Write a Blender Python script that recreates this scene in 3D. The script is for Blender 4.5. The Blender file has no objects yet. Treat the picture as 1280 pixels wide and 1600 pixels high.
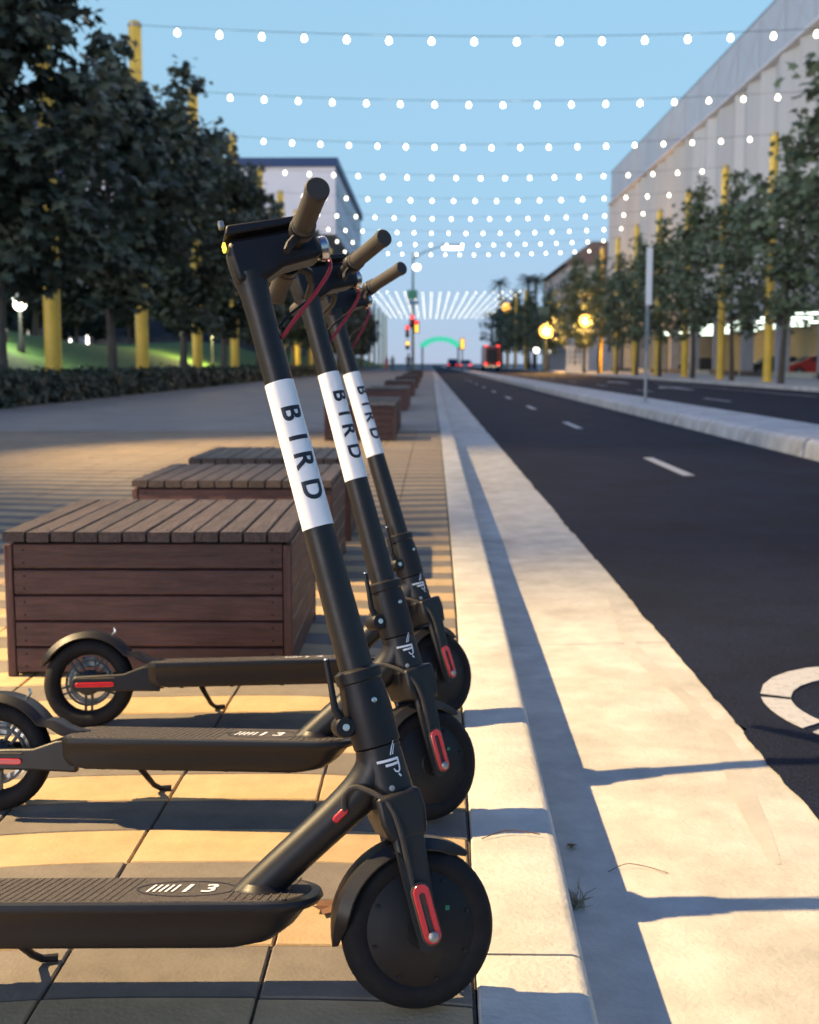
import bpy, bmesh, math, random
from mathutils import Vector, Matrix
PI = math.pi
R = math.radians
scene = bpy.context.scene
C = scene.collection

# ------------------------------------------------------------------ camera
CAM_H = 0.88
cd = bpy.data.cameras.new('camera')
cam = bpy.data.objects.new('camera', cd)
C.objects.link(cam)
cam.location = (0, 0, CAM_H)
cam.rotation_euler = (R(90 - 5.87), 0, R(0.95))
cd.sensor_fit = 'HORIZONTAL'
cd.sensor_width = 36
cd.lens = 1800 / 1280 * 36
cd.shift_y = -47 / 1280
cd.clip_start = 0.05
cd.clip_end = 6000
cd.dof.use_dof = True
cd.dof.focus_distance = 1.75
cd.dof.aperture_fstop = 8
scene.camera = cam

# ------------------------------------------------------------------ sky, sun, exposure
W = bpy.data.worlds.new('World')
scene.world = W
W.use_nodes = True
nt = W.node_tree
nt.nodes.clear()
sky = nt.nodes.new('ShaderNodeTexSky')
sky.sky_type = 'NISHITA'
sky.sun_disc = False
sky.sun_elevation = R(6)
sky.sun_rotation = R(217)
sky.altitude = 0
sky.air_density = 0.7
sky.dust_density = 0.5
sky.ozone_density = 5.0
bg = nt.nodes.new('ShaderNodeBackground')
bg.inputs['Strength'].default_value = 0.15
wo = nt.nodes.new('ShaderNodeOutputWorld')
# dusk veil over the clear-sky model: pale at the horizon, deepening evenly to the zenith
tc = nt.nodes.new('ShaderNodeTexCoord')
sx = nt.nodes.new('ShaderNodeSeparateXYZ')
rp = nt.nodes.new('ShaderNodeValToRGB')
er = rp.color_ramp.elements
er[0].position = 0.0; er[0].color = (0.56, 0.65, 0.86, 1)
er[1].position = 1.0; er[1].color = (0.018, 0.058, 0.31, 1)
for p_, c_ in ((0.14, (0.47, 0.755, 0.94, 1)), (0.33, (0.43, 0.76, 1.0, 1)), (0.66, (0.088, 0.235, 0.68, 1))):
    e_ = er.new(p_); e_.color = c_
sc_ = nt.nodes.new('ShaderNodeVectorMath'); sc_.operation = 'SCALE'; sc_.inputs['Scale'].default_value = 1 / 0.15
mxs = nt.nodes.new('ShaderNodeMix'); mxs.data_type = 'RGBA'; mxs.inputs[0].default_value = 0.8
nt.links.new(tc.outputs['Generated'], sx.inputs[0])
nt.links.new(sx.outputs[2], rp.inputs[0])
nt.links.new(rp.outputs[0], sc_.inputs[0])
nt.links.new(sky.outputs[0], mxs.inputs[6])
nt.links.new(sc_.outputs[0], mxs.inputs[7])
nt.links.new(mxs.outputs[2], bg.inputs[0])
nt.links.new(bg.outputs[0], wo.inputs[0])
sd = bpy.data.lights.new('sun', 'SUN')
sd.energy = 1.5
sd.angle = R(25)
sd.color = (1.0, 0.89, 0.88)
sun = bpy.data.objects.new('sun', sd)
C.objects.link(sun)
sun.rotation_euler = (R(84), 0, R(-37))
scene.view_settings.view_transform = 'Standard'
scene.view_settings.look = 'None'
scene.view_settings.exposure = 0.0
scene.view_settings.gamma = 1.0

STREET_LAMP_POWER = 8600
STRING_W = 420

# ------------------------------------------------------------------ materials
def new_mat(name):
    m = bpy.data.materials.new(name)
    m.use_nodes = True
    n = m.node_tree.nodes
    b = n['Principled BSDF']
    return m, m.node_tree, b

def mat(name, col, rough=0.6, metal=0.0, var=0.0, scale=8.0, bump=0.0, bscale=60.0, rnd=0.0,
        stretch=None, spec=0.5, col2=None, detail=6.0, lo=0.35, hi=0.65, blotch=0.0):
    """plain colour + noise variation (+ fine speckle, + per-object random) + bump"""
    m, t, b = new_mat(name)
    N, L = t.nodes, t.links
    b.inputs['Roughness'].default_value = rough
    b.inputs['Metallic'].default_value = metal
    b.inputs['Specular IOR Level'].default_value = spec
    tc = N.new('ShaderNodeTexCoord')
    vec = tc.outputs['Object']
    if stretch:
        mp = N.new('ShaderNodeMapping')
        mp.inputs['Scale'].default_value = stretch
        L.new(vec, mp.inputs[0])
        vec = mp.outputs[0]
        if rnd:
            oi0 = N.new('ShaderNodeObjectInfo')
            ad = N.new('ShaderNodeVectorMath'); ad.operation = 'ADD'
            ml = N.new('ShaderNodeMath'); ml.operation = 'MULTIPLY'; ml.inputs[1].default_value = 37.0
            L.new(oi0.outputs['Random'], ml.inputs[0])
            L.new(vec, ad.inputs[0]); L.new(ml.outputs[0], ad.inputs[1])
            vec = ad.outputs[0]
    out = None
    c2 = col2 if col2 else tuple(c * (1 - var) for c in col)
    if var or col2:
        nz = N.new('ShaderNodeTexNoise')
        nz.inputs['Scale'].default_value = scale
        nz.inputs['Detail'].default_value = detail
        nz.inputs['Roughness'].default_value = 0.65
        L.new(vec, nz.inputs['Vector'])
        rp = N.new('ShaderNodeValToRGB')
        rp.color_ramp.elements[0].position = lo
        rp.color_ramp.elements[1].position = hi
        rp.color_ramp.elements[0].color = (*c2, 1)
        rp.color_ramp.elements[1].color = (*col, 1)
        L.new(nz.outputs['Fac'], rp.inputs[0])
        out = rp.outputs[0]
        # roughness follows
        mr = N.new('ShaderNodeMapRange')
        mr.inputs['To Min'].default_value = min(1, rough + 0.12)
        mr.inputs['To Max'].default_value = max(0.05, rough - 0.1)
        L.new(nz.outputs['Fac'], mr.inputs[0])
        L.new(mr.outputs[0], b.inputs['Roughness'])
    else:
        rgb = N.new('ShaderNodeRGB')
        rgb.outputs[0].default_value = (*col, 1)
        out = rgb.outputs[0]
    if blotch:
        n3 = N.new('ShaderNodeTexNoise')
        n3.inputs['Scale'].default_value = 1.3
        n3.inputs['Detail'].default_value = 8
        n3.inputs['Roughness'].default_value = 0.7
        L.new(tc.outputs['Object'], n3.inputs['Vector'])
        r3 = N.new('ShaderNodeValToRGB')
        r3.color_ramp.elements[0].position = 0.36
        r3.color_ramp.elements[1].position = 0.56
        d = 1 - blotch
        r3.color_ramp.elements[0].color = (d, d * 0.98, d * 0.95, 1)
        r3.color_ramp.elements[1].color = (1, 1, 1, 1)
        L.new(n3.outputs['Fac'], r3.inputs[0])
        mx = N.new('ShaderNodeMix'); mx.data_type = 'RGBA'; mx.blend_type = 'MULTIPLY'
        mx.inputs[0].default_value = 1
        L.new(out, mx.inputs[6]); L.new(r3.outputs[0], mx.inputs[7])
        out = mx.outputs[2]
    if rnd:
        oi = N.new('ShaderNodeObjectInfo')
        mr2 = N.new('ShaderNodeMapRange')
        mr2.inputs['To Min'].default_value = 1 - rnd
        mr2.inputs['To Max'].default_value = 1 + rnd
        L.new(oi.outputs['Random'], mr2.inputs[0])
        mx = N.new('ShaderNodeVectorMath'); mx.operation = 'SCALE'
        L.new(out, mx.inputs[0]); L.new(mr2.outputs[0], mx.inputs['Scale'])
        out = mx.outputs[0]
    L.new(out, b.inputs['Base Color'])
    if bump:
        n2 = N.new('ShaderNodeTexNoise')
        n2.inputs['Scale'].default_value = bscale
        n2.inputs['Detail'].default_value = 4
        L.new(vec, n2.inputs['Vector'])
        bp = N.new('ShaderNodeBump')
        bp.inputs['Strength'].default_value = bump
        bp.inputs['Distance'].default_value = 0.01
        L.new(n2.outputs['Fac'], bp.inputs['Height'])
        L.new(bp.outputs[0], b.inputs['Normal'])
    return m

def emit(name, col, strength, sample=False):
    m, t, b = new_mat(name)
    b.inputs['Base Color'].default_value = (*[min(1, c) for c in col], 1)
    b.inputs['Emission Color'].default_value = (*col, 1)
    b.inputs['Emission Strength'].default_value = strength
    b.inputs['Roughness'].default_value = 0.4
    if not sample:
        m.cycles.emission_sampling = 'NONE'
    return m

def leaf_mat(name, c1, c2):
    m, t, b = new_mat(name)
    N, L = t.nodes, t.links
    geo = N.new('ShaderNodeNewGeometry')
    rp = N.new('ShaderNodeValToRGB')
    rp.color_ramp.elements[0].color = (*c1, 1)
    rp.color_ramp.elements[1].color = (*c2, 1)
    L.new(geo.outputs['Random Per Island'], rp.inputs[0])
    mx = N.new('ShaderNodeMix'); mx.data_type = 'RGBA'; mx.blend_type = 'MIX'
    mx.inputs[7].default_value = (0.115, 0.125, 0.10, 1)      # pale leaf undersides
    ml = N.new('ShaderNodeMath'); ml.operation = 'MULTIPLY'; ml.inputs[1].default_value = 0.6
    L.new(geo.outputs['Backfacing'], ml.inputs[0]); L.new(ml.outputs[0], mx.inputs[0])
    L.new(rp.outputs[0], mx.inputs[6])
    L.new(mx.outputs[2], b.inputs['Base Color'])
    b.inputs['Roughness'].default_value = 0.5
    b.inputs['Subsurface Weight'].default_value = 0.0
    tr = N.new('ShaderNodeBsdfTranslucent')
    L.new(rp.outputs[0], tr.inputs[0])
    ms = N.new('ShaderNodeMixShader'); ms.inputs[0].default_value = 0.18
    L.new(b.outputs[0], ms.inputs[1]); L.new(tr.outputs[0], ms.inputs[2])
    L.new(ms.outputs[0], N['Material Output'].inputs[0])
    return m

M = {}
M['concrete'] = mat('concrete', (0.63, 0.60, 0.53), 0.85, var=0.26, scale=6, bump=0.25, bscale=90, blotch=0.16, rnd=0.05)
M['concrete_far'] = mat('concrete_worn', (0.68, 0.66, 0.63), 0.85, var=0.3, scale=3, bump=0.3, bscale=40, blotch=0.2, rnd=0.06)
M['stain'] = mat('damp_stain', (0.535, 0.50, 0.435), 0.8, var=0.15, scale=9, blotch=0.1)
M['paver_cream'] = mat('paver_cream', (0.47, 0.335, 0.185), 0.85, var=0.16, scale=14, bump=0.16, bscale=130, rnd=0.07, blotch=0.16)
M['paver_grey'] = mat('paver_grey', (0.185, 0.16, 0.135), 0.85, var=0.2, scale=14, bump=0.16, bscale=130, rnd=0.09, blotch=0.16)
M['grout'] = mat('grout', (0.13, 0.095, 0.06), 0.95, var=0.4, scale=20, bump=0.4)
M['asphalt'] = mat('asphalt', (0.023, 0.031, 0.070), 0.85, var=0.72, scale=170, bump=0.9, bscale=190, detail=3, blotch=0.42, lo=0.42, hi=0.66, spec=0.2)
M['paint'] = mat('road_paint', (0.52, 0.51, 0.50), 0.7, var=0.4, scale=60, bump=0.3, bscale=200, lo=0.3, hi=0.5)
M['wood_side'] = mat('wood_side', (0.088, 0.035, 0.031), 0.6, var=0.5, scale=7, stretch=(1, 9, 9), bump=0.4, bscale=14, rnd=0.32, blotch=0.35)
M['wood_top'] = mat('wood_top', (0.062, 0.042, 0.040), 0.65, var=0.5, scale=7, stretch=(1, 9, 9), bump=0.5, bscale=14, rnd=0.34, blotch=0.35)
M['dark_core'] = mat('dark_liner', (0.012, 0.01, 0.01), 0.9)
M['yellow'] = mat('yellow_paint', (0.82, 0.54, 0.07), 0.5, var=0.16, scale=3, bump=0.05, blotch=0.1)
M['galv'] = mat('galvanised', (0.30, 0.31, 0.32), 0.45, 0.6, var=0.2, scale=9)
M['darkmetal'] = mat('dark_metal', (0.03, 0.035, 0.04), 0.45, 0.3)
M['teal_metal'] = mat('teal_metal', (0.03, 0.08, 0.09), 0.45, 0.2)
M['bark'] = mat('bark', (0.10, 0.085, 0.07), 0.9, var=0.45, scale=6, stretch=(3, 3, 0.7), bump=0.7, bscale=10)
M['leaf'] = leaf_mat('leaves', (0.034, 0.050, 0.036), (0.085, 0.105, 0.068))
M['leaf_r'] = leaf_mat('leaves_pale', (0.07, 0.105, 0.055), (0.16, 0.20, 0.105))
M['hedge'] = leaf_mat('hedge_leaves', (0.018, 0.030, 0.018), (0.045, 0.058, 0.03))
M['palm'] = leaf_mat('palm_leaves', (0.03, 0.045, 0.03), (0.06, 0.075, 0.045))
M['grass'] = mat('grass', (0.085, 0.20, 0.03), 0.9, var=0.5, scale=2.5, bump=0.9, bscale=30)
M['soil'] = mat('soil', (0.05, 0.042, 0.035), 0.95, var=0.4, scale=4)
M['screen'] = mat('screen_metal', (0.62, 0.59, 0.545), 0.6, 0.0, var=0.12, scale=0.5, stretch=(1, 1, 0.08), rnd=0.09)  # random tone per panel puts the pleats' light and dark shading into the colour
M['white_wall'] = mat('white_wall', (0.82, 0.79, 0.80), 0.7, var=0.06, scale=0.4)
M['grey_wall'] = mat('grey_wall', (0.42, 0.42, 0.45), 0.7, var=0.2, scale=1.2)
M['blue_trim'] = mat('blue_trim', (0.02, 0.055, 0.16), 0.5)
M['cream_wall'] = mat('cream_wall', (0.62, 0.56, 0.50), 0.75, var=0.08, scale=0.6)
M['garage_wall'] = mat('garage_wall', (0.5, 0.5, 0.42), 0.8, var=0.1, scale=0.8)
M['window'] = mat('window_glass', (0.03, 0.045, 0.07), 0.12, spec=0.8)
M['white_paint'] = mat('white_paint', (0.75, 0.74, 0.72), 0.5)
M['roof'] = mat('roof_tile', (0.25, 0.16, 0.12), 0.8, var=0.3, scale=3)
M['truck_red'] = mat('truck_red', (0.35, 0.025, 0.03), 0.3)
M['car_red'] = mat('car_red', (0.50, 0.02, 0.025), 0.25)
M['car_dark'] = mat('car_dark', (0.015, 0.016, 0.025), 0.25)
M['car_white'] = mat('car_white', (0.6, 0.6, 0.62), 0.3)
M['rubber'] = mat('rubber', (0.008, 0.008, 0.010), 0.78, spec=0.3, var=0.3, scale=30, bump=0.12, bscale=120)
M['frame'] = mat('scooter_paint', (0.010, 0.010, 0.012), 0.43, var=0.15, scale=40, bump=0.04, bscale=900, spec=0.38)
M['plastic'] = mat('black_plastic', (0.007, 0.007, 0.010), 0.5, spec=0.35, var=0.2, scale=40)
M['grip'] = mat('grip_rubber', (0.034, 0.030, 0.027), 0.72, bump=0.25, bscale=500)
M['hub'] = mat('hub_cover', (0.009, 0.009, 0.011), 0.5, spec=0.3, var=0.15, scale=30)
M['mat'] = mat('deck_rubber', (0.075, 0.064, 0.060), 0.85, var=0.3, scale=90, bump=0.5, bscale=420)
M['sticker'] = mat('white_sticker', (0.86, 0.86, 0.86), 0.45, var=0.03, scale=20)
M['ink'] = mat('black_ink', (0.008, 0.010, 0.022), 0.5)
M['white_ink'] = mat('white_ink', (0.75, 0.76, 0.80), 0.5)
M['red'] = mat('red_reflector', (0.55, 0.012, 0.014), 0.25, spec=0.8)
M['redcable'] = mat('red_cable', (0.30, 0.012, 0.022), 0.45)
M['chrome'] = mat('steel', (0.55, 0.53, 0.50), 0.25, 0.9)
M['green_tag'] = mat('green_tag', (0.02, 0.22, 0.12), 0.5)
M['dryleaf'] = mat('dry_leaf', (0.19, 0.085, 0.035), 0.8, var=0.4, scale=30)
M['weed'] = mat('dry_weed', (0.36, 0.33, 0.25), 0.9, var=0.4, scale=30)
M['sign_green'] = mat('sign_green', (0.05, 0.26, 0.17), 0.5)
M['sign_blue'] = mat('sign_blue', (0.12, 0.25, 0.42), 0.5)
M['skin'] = mat('skin', (0.38, 0.24, 0.18), 0.6)
M['cloth'] = mat('dark_cloth', (0.03, 0.05, 0.10), 0.9)
M['bulb'] = emit('bulb_glow', (1.0, 0.90, 0.70), 7)
M['bulb_far'] = emit('bulb_glow_far', (1.0, 0.86, 0.58), 9)
M['lamp_white'] = emit('lamp_white', (1.0, 0.95, 0.86), 7)
M['lamp_orange'] = emit('lamp_orange', (1.0, 0.47, 0.07), 3.0)
M['lamp_core'] = emit('lamp_core', (1.0, 0.72, 0.25), 6.0)
M['lens_warm'] = emit('lens_warm', (1.0, 0.80, 0.5), 6)
M['red_glow'] = emit('red_glow', (1.0, 0.04, 0.03), 3.5)
M['yellow_glow'] = emit('yellow_glow', (1.0, 0.55, 0.05), 3.0)
M['teal_glow'] = emit('teal_glow', (0.04, 0.62, 0.36), 0.95)
M['tube_glow'] = emit('tube_glow', (0.85, 1.0, 0.85), 5.0, sample=True)
M['led'] = emit('led_glow', (1.0, 0.75, 0.06), 2.2)

def perforated(name, col, alpha):
    m, t, b = new_mat(name)
    N, L = t.nodes, t.links
    b.inputs['Base Color'].default_value = (*col, 1)
    b.inputs['Roughness'].default_value = 0.5
    tr = N.new('ShaderNodeBsdfTransparent')
    ms = N.new('ShaderNodeMixShader')
    ms.inputs[0].default_value = alpha
    L.new(tr.outputs[0], ms.inputs[1]); L.new(b.outputs[0], ms.inputs[2])
    L.new(ms.outputs[0], N['Material Output'].inputs[0])
    return m
M['mesh'] = perforated('perforated_mesh', (0.66, 0.63, 0.62), 0.66)

# stripes of the paving beyond the built pavers
def stripe_mat():
    m, t, b = new_mat('paving_stripes')
    N, L = t.nodes, t.links
    tc = N.new('ShaderNodeTexCoord')
    sp = N.new('ShaderNodeSeparateXYZ')
    L.new(tc.outputs['Object'], sp.inputs[0])
    def math_(op, a, bb):
        n = N.new('ShaderNodeMath'); n.operation = op
        for i, q in enumerate((a, bb)):
            if isinstance(q, (int, float)): n.inputs[i].default_value = q
            elif q is not None: L.new(q, n.inputs[i])
        return n.outputs[0]
    s = math_('FRACT', math_('DIVIDE', sp.outputs[1], 0.292), None)
    st = math_('GREATER_THAN', s, 0.5)
    nz = N.new('ShaderNodeTexNoise'); nz.inputs['Scale'].default_value = 1.2; nz.inputs['Detail'].default_value = 7
    L.new(tc.outputs['Object'], nz.inputs['Vector'])
    mx = N.new('ShaderNodeMix'); mx.data_type = 'RGBA'
    mx.inputs[6].default_value = (0.46, 0.39, 0.31, 1)
    mx.inputs[7].default_value = (0.27, 0.24, 0.22, 1)
    L.new(st, mx.inputs[0])
    m2 = N.new('ShaderNodeMix'); m2.data_type = 'RGBA'; m2.blend_type = 'MULTIPLY'
    m2.inputs[0].default_value = 0.5
    L.new(mx.outputs[2], m2.inputs[6]); L.new(nz.outputs['Fac'], m2.inputs[7])
    L.new(m2.outputs[2], b.inputs['Base Color'])
    b.inputs['Roughness'].default_value = 0.85
    return m
M['stripes'] = stripe_mat()

# ------------------------------------------------------------------ mesh helpers
class G:
    """collects shapes; build() links them as one mesh object"""
    def __init__(s):
        s.v = []; s.f = []
    def add(s, vs, fs):
        o = len(s.v)
        s.v += [Vector(p) for p in vs]
        s.f += [tuple(i + o for i in f) for f in fs]
        return s
    def box(s, c, d, rot=None, taper=None):
        x, y, z = d[0] / 2, d[1] / 2, d[2] / 2
        t = taper if taper else 1
        vs = [Vector(p) for p in ((-x, -y, -z), (x, -y, -z), (x, y, -z), (-x, y, -z),
              (-x * t, -y * t, z), (x * t, -y * t, z), (x * t, y * t, z), (-x * t, y * t, z))]
        if rot is not None:
            vs = [rot @ p for p in vs]
        c = Vector(c)
        return s.add([p + c for p in vs], [(0, 3, 2, 1), (4, 5, 6, 7), (0, 1, 5, 4), (1, 2, 6, 5), (2, 3, 7, 6), (3, 0, 4, 7)])
    def tube(s, pts, rad, n=12, caps=True, flat=None):
        pts = [Vector(p) for p in pts]
        if not hasattr(rad, '__len__'):
            rad = [rad] * len(pts)
        T = []
        for i in range(len(pts)):
            a = pts[max(0, i - 1)]; b = pts[min(len(pts) - 1, i + 1)]
            T.append((b - a).normalized())
        u = T[0].orthogonal().normalized()
        rings = []
        vs = []
        for i, p in enumerate(pts):
            u = (u - T[i] * u.dot(T[i]))
            if u.length < 1e-6: u = T[i].orthogonal()
            u.normalize()
            w = T[i].cross(u)
            for k in range(n):
                a = 2 * PI * k / n
                vs.append(p + (u * math.cos(a) + w * math.sin(a)) * rad[i])
        fs = []
        for i in range(len(pts) - 1):
            for k in range(n):
                k2 = (k + 1) % n
                fs.append((i * n + k, i * n + k2, (i + 1) * n + k2, (i + 1) * n + k))
        if caps:
            fs.append(tuple(range(n - 1, -1, -1)))
            fs.append(tuple((len(pts) - 1) * n + k for k in range(n)))
        return s.add(vs, fs)
    def lathe(s, prof, origin, axis='Z', n=24, closed=False):
        """prof: list of (radius, height along axis)"""
        o = Vector(origin)
        vs = []
        for r, h in prof:
            for k in range(n):
                a = 2 * PI * k / n
                c, d = r * math.cos(a), r * math.sin(a)
                if axis == 'Z': vs.append(o + Vector((c, d, h)))
                elif axis == 'Y': vs.append(o + Vector((c, h, -d)))
                else: vs.append(o + Vector((h, c, d)))
        fs = []
        m = len(prof)
        rng = range(m) if closed else range(m - 1)
        for i in rng:
            j = (i + 1) % m
            for k in range(n):
                k2 = (k + 1) % n
                fs.append((i * n + k, i * n + k2, j * n + k2, j * n + k))
        if not closed:
            if prof[0][0] > 1e-5: fs.append(tuple(range(n - 1, -1, -1)))
            if prof[-1][0] > 1e-5: fs.append(tuple((m - 1) * n + k for k in range(n)))
        return s.add(vs, fs)
    def prism(s, poly, fn, d0, d1):
        """poly 2D; fn(a, b, d) -> 3D; extruded from d0 to d1"""
        n = len(poly)
        vs = [fn(a, b, d0) for a, b in poly] + [fn(a, b, d1) for a, b in poly]
        fs = [tuple(range(n - 1, -1, -1)), tuple(range(n, 2 * n))]
        for i in range(n):
            j = (i + 1) % n
            fs.append((i, j, n + j, n + i))
        return s.add(vs, fs)
    def sweep(s, prof, ys, off=None):
        """closed (x, z) profile swept along Y; off(y) shifts x"""
        n = len(prof)
        vs = []
        for y in ys:
            o = off(y) if off else 0
            for x, z in prof:
                xx = x(y) if callable(x) else x + o
                vs.append((xx, y, z))
        fs = []
        for i in range(len(ys) - 1):
            for k in range(n):
                k2 = (k + 1) % n
                fs.append((i * n + k, (i + 1) * n + k, (i + 1) * n + k2, i * n + k2))
        fs.append(tuple(range(n)))
        fs.append(tuple((len(ys) - 1) * n + k for k in range(n - 1, -1, -1)))
        return s.add(vs, fs)
    def xform(s, mtx):
        s.v = [mtx @ p for p in s.v]
        return s
    def mesh(s, name, m, smooth=False, fix=True):
        me = bpy.data.meshes.new(name)
        me.from_pydata([tuple(p) for p in s.v], [], s.f)
        if fix:
            bm = bmesh.new(); bm.from_mesh(me)
            bmesh.ops.recalc_face_normals(bm, faces=bm.faces)
            bm.to_mesh(me); bm.free()
        if smooth:
            for p in me.polygons: p.use_smooth = True
            me.set_sharp_from_angle(angle=R(38))
        me.materials.append(m)
        return me
    def build(s, name, m, parent=None, smooth=False, bevel=0.0):
        return link(name, s.mesh(name, m, smooth), parent, bevel=bevel)

def link(name, me, parent=None, loc=None, rot=None, bevel=0.0):
    o = bpy.data.objects.new(name, me)
    C.objects.link(o)
    if parent: o.parent = parent
    if loc: o.location = loc
    if rot: o.rotation_euler = rot
    if bevel:
        b = o.modifiers.new('bevel', 'BEVEL')
        b.width = bevel; b.segments = 2; b.limit_method = 'ANGLE'; b.angle_limit = R(35)
    return o

def empty(name, loc=(0, 0, 0), rot=(0, 0, 0)):
    o = bpy.data.objects.new(name, None)
    o.empty_display_size = 0.2
    C.objects.link(o)
    o.location = loc; o.rotation_euler = rot
    return o

def tag(o, label, cat, group=None):
    o['label'] = label; o['category'] = cat
    if group: o['group'] = group
    return o

def struct(o, label=None):
    o['kind'] = 'structure'
    if label: o['label'] = label
    return o

ORD = ['first', 'second', 'third', 'fourth', 'fifth', 'sixth', 'seventh', 'eighth', 'ninth', 'tenth', 'eleventh',
       'twelfth', 'thirteenth', 'fourteenth', 'fifteenth', 'sixteenth', 'seventeenth', 'eighteenth', 'nineteenth',
       'twentieth', 'twenty-first', 'twenty-second', 'twenty-third', 'twenty-fourth']

def copy_tree(o, parent=None):
    c = o.copy(); C.objects.link(c); c.parent = parent
    for ch in list(o.children): copy_tree(ch, c)
    return c

def interp(xs, ys):
    def f(x):
        if x <= xs[0]: return ys[0]
        for i in range(len(xs) - 1):
            if x <= xs[i + 1]:
                t = (x - xs[i]) / (xs[i + 1] - xs[i])
                return ys[i] + (ys[i + 1] - ys[i]) * t
        return ys[-1]
    return f

def frange(a, b, st):
    r = [a]
    while r[-1] + st < b - 1e-6: r.append(r[-1] + st)
    r.append(b)
    return r

# ------------------------------------------------------------------ ground, paving, kerb, gutter, roads
KJ = interp([0, 1.45, 2.18, 4.19, 7.95, 13, 40, 130, 400], [0.064, 0.068, 0.082, 0.104, 0.125, 0.145, 0.2, 0.5, 0.8])   # inner kerb line
ZR = -0.15
GE = 0.885
FAR = 420.0

struct(G().add([(-900, -60, -0.4), (900, -60, -0.4), (900, 3000, -0.4), (-900, 3000, -0.4)], [(0, 1, 2, 3)]).build('ground', M['soil']))

PAVE_END = 15.0
g = G().sweep([(lambda y: -9.2, -0.30), (lambda y: KJ(y) - 0.002, -0.30), (lambda y: KJ(y) - 0.002, -0.007), (lambda y: -9.2, -0.007)],
              [0.4, 1.5, 2.25, 4.26, 8, 13, PAVE_END])
pavement = struct(g.build('pavement', M['grout']), 'striped paving of curved cream and grey rows beside the kerb')
g = G().sweep([(lambda y: -9.2, -0.30), (lambda y: KJ(y) - 0.012, -0.30), (lambda y: KJ(y) - 0.012, 0.0), (lambda y: -9.2, 0.0)],
              [PAVE_END, 20, 30, 40, 85, 130, 260, FAR])
far_pave = g.build('paving', M['stripes'], pavement)
far_pave['kind'] = 'stuff'

ROW = 0.146
def wave(x, j):
    return 1.05 + ROW * j + 0.042 * math.sin(2 * PI * x / 1.55 + 2.35 + 0.10 * j) + 0.008 * math.sin(2 * PI * x / 0.7 + j * 0.31)

def paver(gm, x0, x1, j, rnd):
    gp = 0.0022
    n = 4
    z = rnd.uniform(-0.0012, 0.0012)
    lo, hi = [], []
    for i in range(n + 1):
        x = x0 + gp + (x1 - x0 - 2 * gp) * i / n
        lo.append((x, wave(x, j) + gp * 0.7)); hi.append((x, wave(x, j + 1) - gp * 0.7))
    c = 0.0025
    vs = [(x, y, -0.03) for x, y in lo] + [(x, y, -0.03) for x, y in hi]
    vs += [(x, y, z - c) for x, y in lo] + [(x, y, z - c) for x, y in hi]
    vs += [(min(max(x, x0 + gp + c), x1 - gp - c), y + c, z) for x, y in lo] + [(min(max(x, x0 + gp + c), x1 - gp - c), y - c, z) for x, y in hi]
    m = n + 1
    fs = []
    for i in range(n):
        fs.append((4 * m + i, 4 * m + i + 1, 5 * m + i + 1, 5 * m + i))
        fs.append((i, i + 1, 2 * m + i + 1, 2 * m + i)); fs.append((2 * m + i, 2 * m + i + 1, 4 * m + i + 1, 4 * m + i))
        fs.append((m + i + 1, m + i, 3 * m + i, 3 * m + i + 1)); fs.append((3 * m + i + 1, 3 * m + i, 5 * m + i, 5 * m + i + 1))
    fs.append((m, 0, 2 * m, 3 * m)); fs.append((3 * m, 2 * m, 4 * m, 5 * m))
    fs.append((n, m + n, 3 * m + n, 2 * m + n)); fs.append((2 * m + n, 3 * m + n, 5 * m + n, 4 * m + n))
    gm.add(vs, fs)

rnd = random.Random(4)
cand = []
jmax = int((PAVE_END - 1.05) / ROW) - 1
for j in range(-3, jmax):
    y = 1.05 + ROW * j
    xr = KJ(y) - 0.004
    i = 0
    while xr > -9.0:
        x1, x0 = xr, xr - 0.302
        xr = x0
        vis = 670 + x1 * 1800 / y > -10 and y > 1.35
        cand.append((0 if vis else 1, y - 0.001 * i, x0, x1, j))
        i += 1
cand.sort()
rest = {0: G(), 1: G()}
for q, (vis, y, x0, x1, j) in enumerate(cand):
    if q < 300:
        gm = G(); paver(gm, x0, x1, j, rnd)
        me = gm.mesh('paver', M['paver_cream' if j % 2 == 0 else 'paver_grey'], fix=False)
        link('paver', me, pavement)
    else:
        paver(rest[j % 2], x0, x1, j, rnd)
for k, nm in ((0, 'cream_pavers'), (1, 'grey_pavers')):
    o = link(nm, rest[k].mesh(nm, M['paver_cream' if k == 0 else 'paver_grey'], fix=False), pavement)
    o['kind'] = 'stuff'

# kerb stones and gutter slabs
KW = 0.165
kerb = struct(G().sweep([(lambda y: KJ(y) + 0.012, -0.32), (lambda y: KJ(y) + KW - 0.012, -0.32), (lambda y: KJ(y) + KW - 0.012, -0.02), (lambda y: KJ(y) + 0.012, -0.02)],
              [0.2, 1.5, 2.25, 4.26, 8, 13, 40, 130, FAR]).build('kerb', M['grout']), 'long pale concrete kerb')
gutter = struct(G().sweep([(lambda y: KJ(y) + KW - 0.01, -0.32), (lambda y: GE - 0.01, -0.32), (lambda y: GE - 0.01, -0.17), (lambda y: KJ(y) + KW - 0.01, -0.17)],
              [0.2, 1.5, 2.25, 4.26, 8, 13, 40, 130, FAR]).build('gutter', M['grout']), 'wide pale concrete gutter beside the kerb')
def kprof(a, b):
    rr = 0.022
    pr = [(lambda y: KJ(y) + 0.0, -0.3), (lambda y: KJ(y) + KW + 0.012, -0.3)]
    pr.append((lambda y: KJ(y) + KW + 0.010, ZR + 0.01))
    for q in range(4):
        an = PI / 2 * q / 3
        pr.append(((lambda y, an=an: KJ(y) + KW - rr + rr * math.cos(an)), -rr + rr * math.sin(an)))
    pr.append((lambda y: KJ(y) + 0.004, 0.0)); pr.append((lambda y: KJ(y), -0.005))
    return pr
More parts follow.
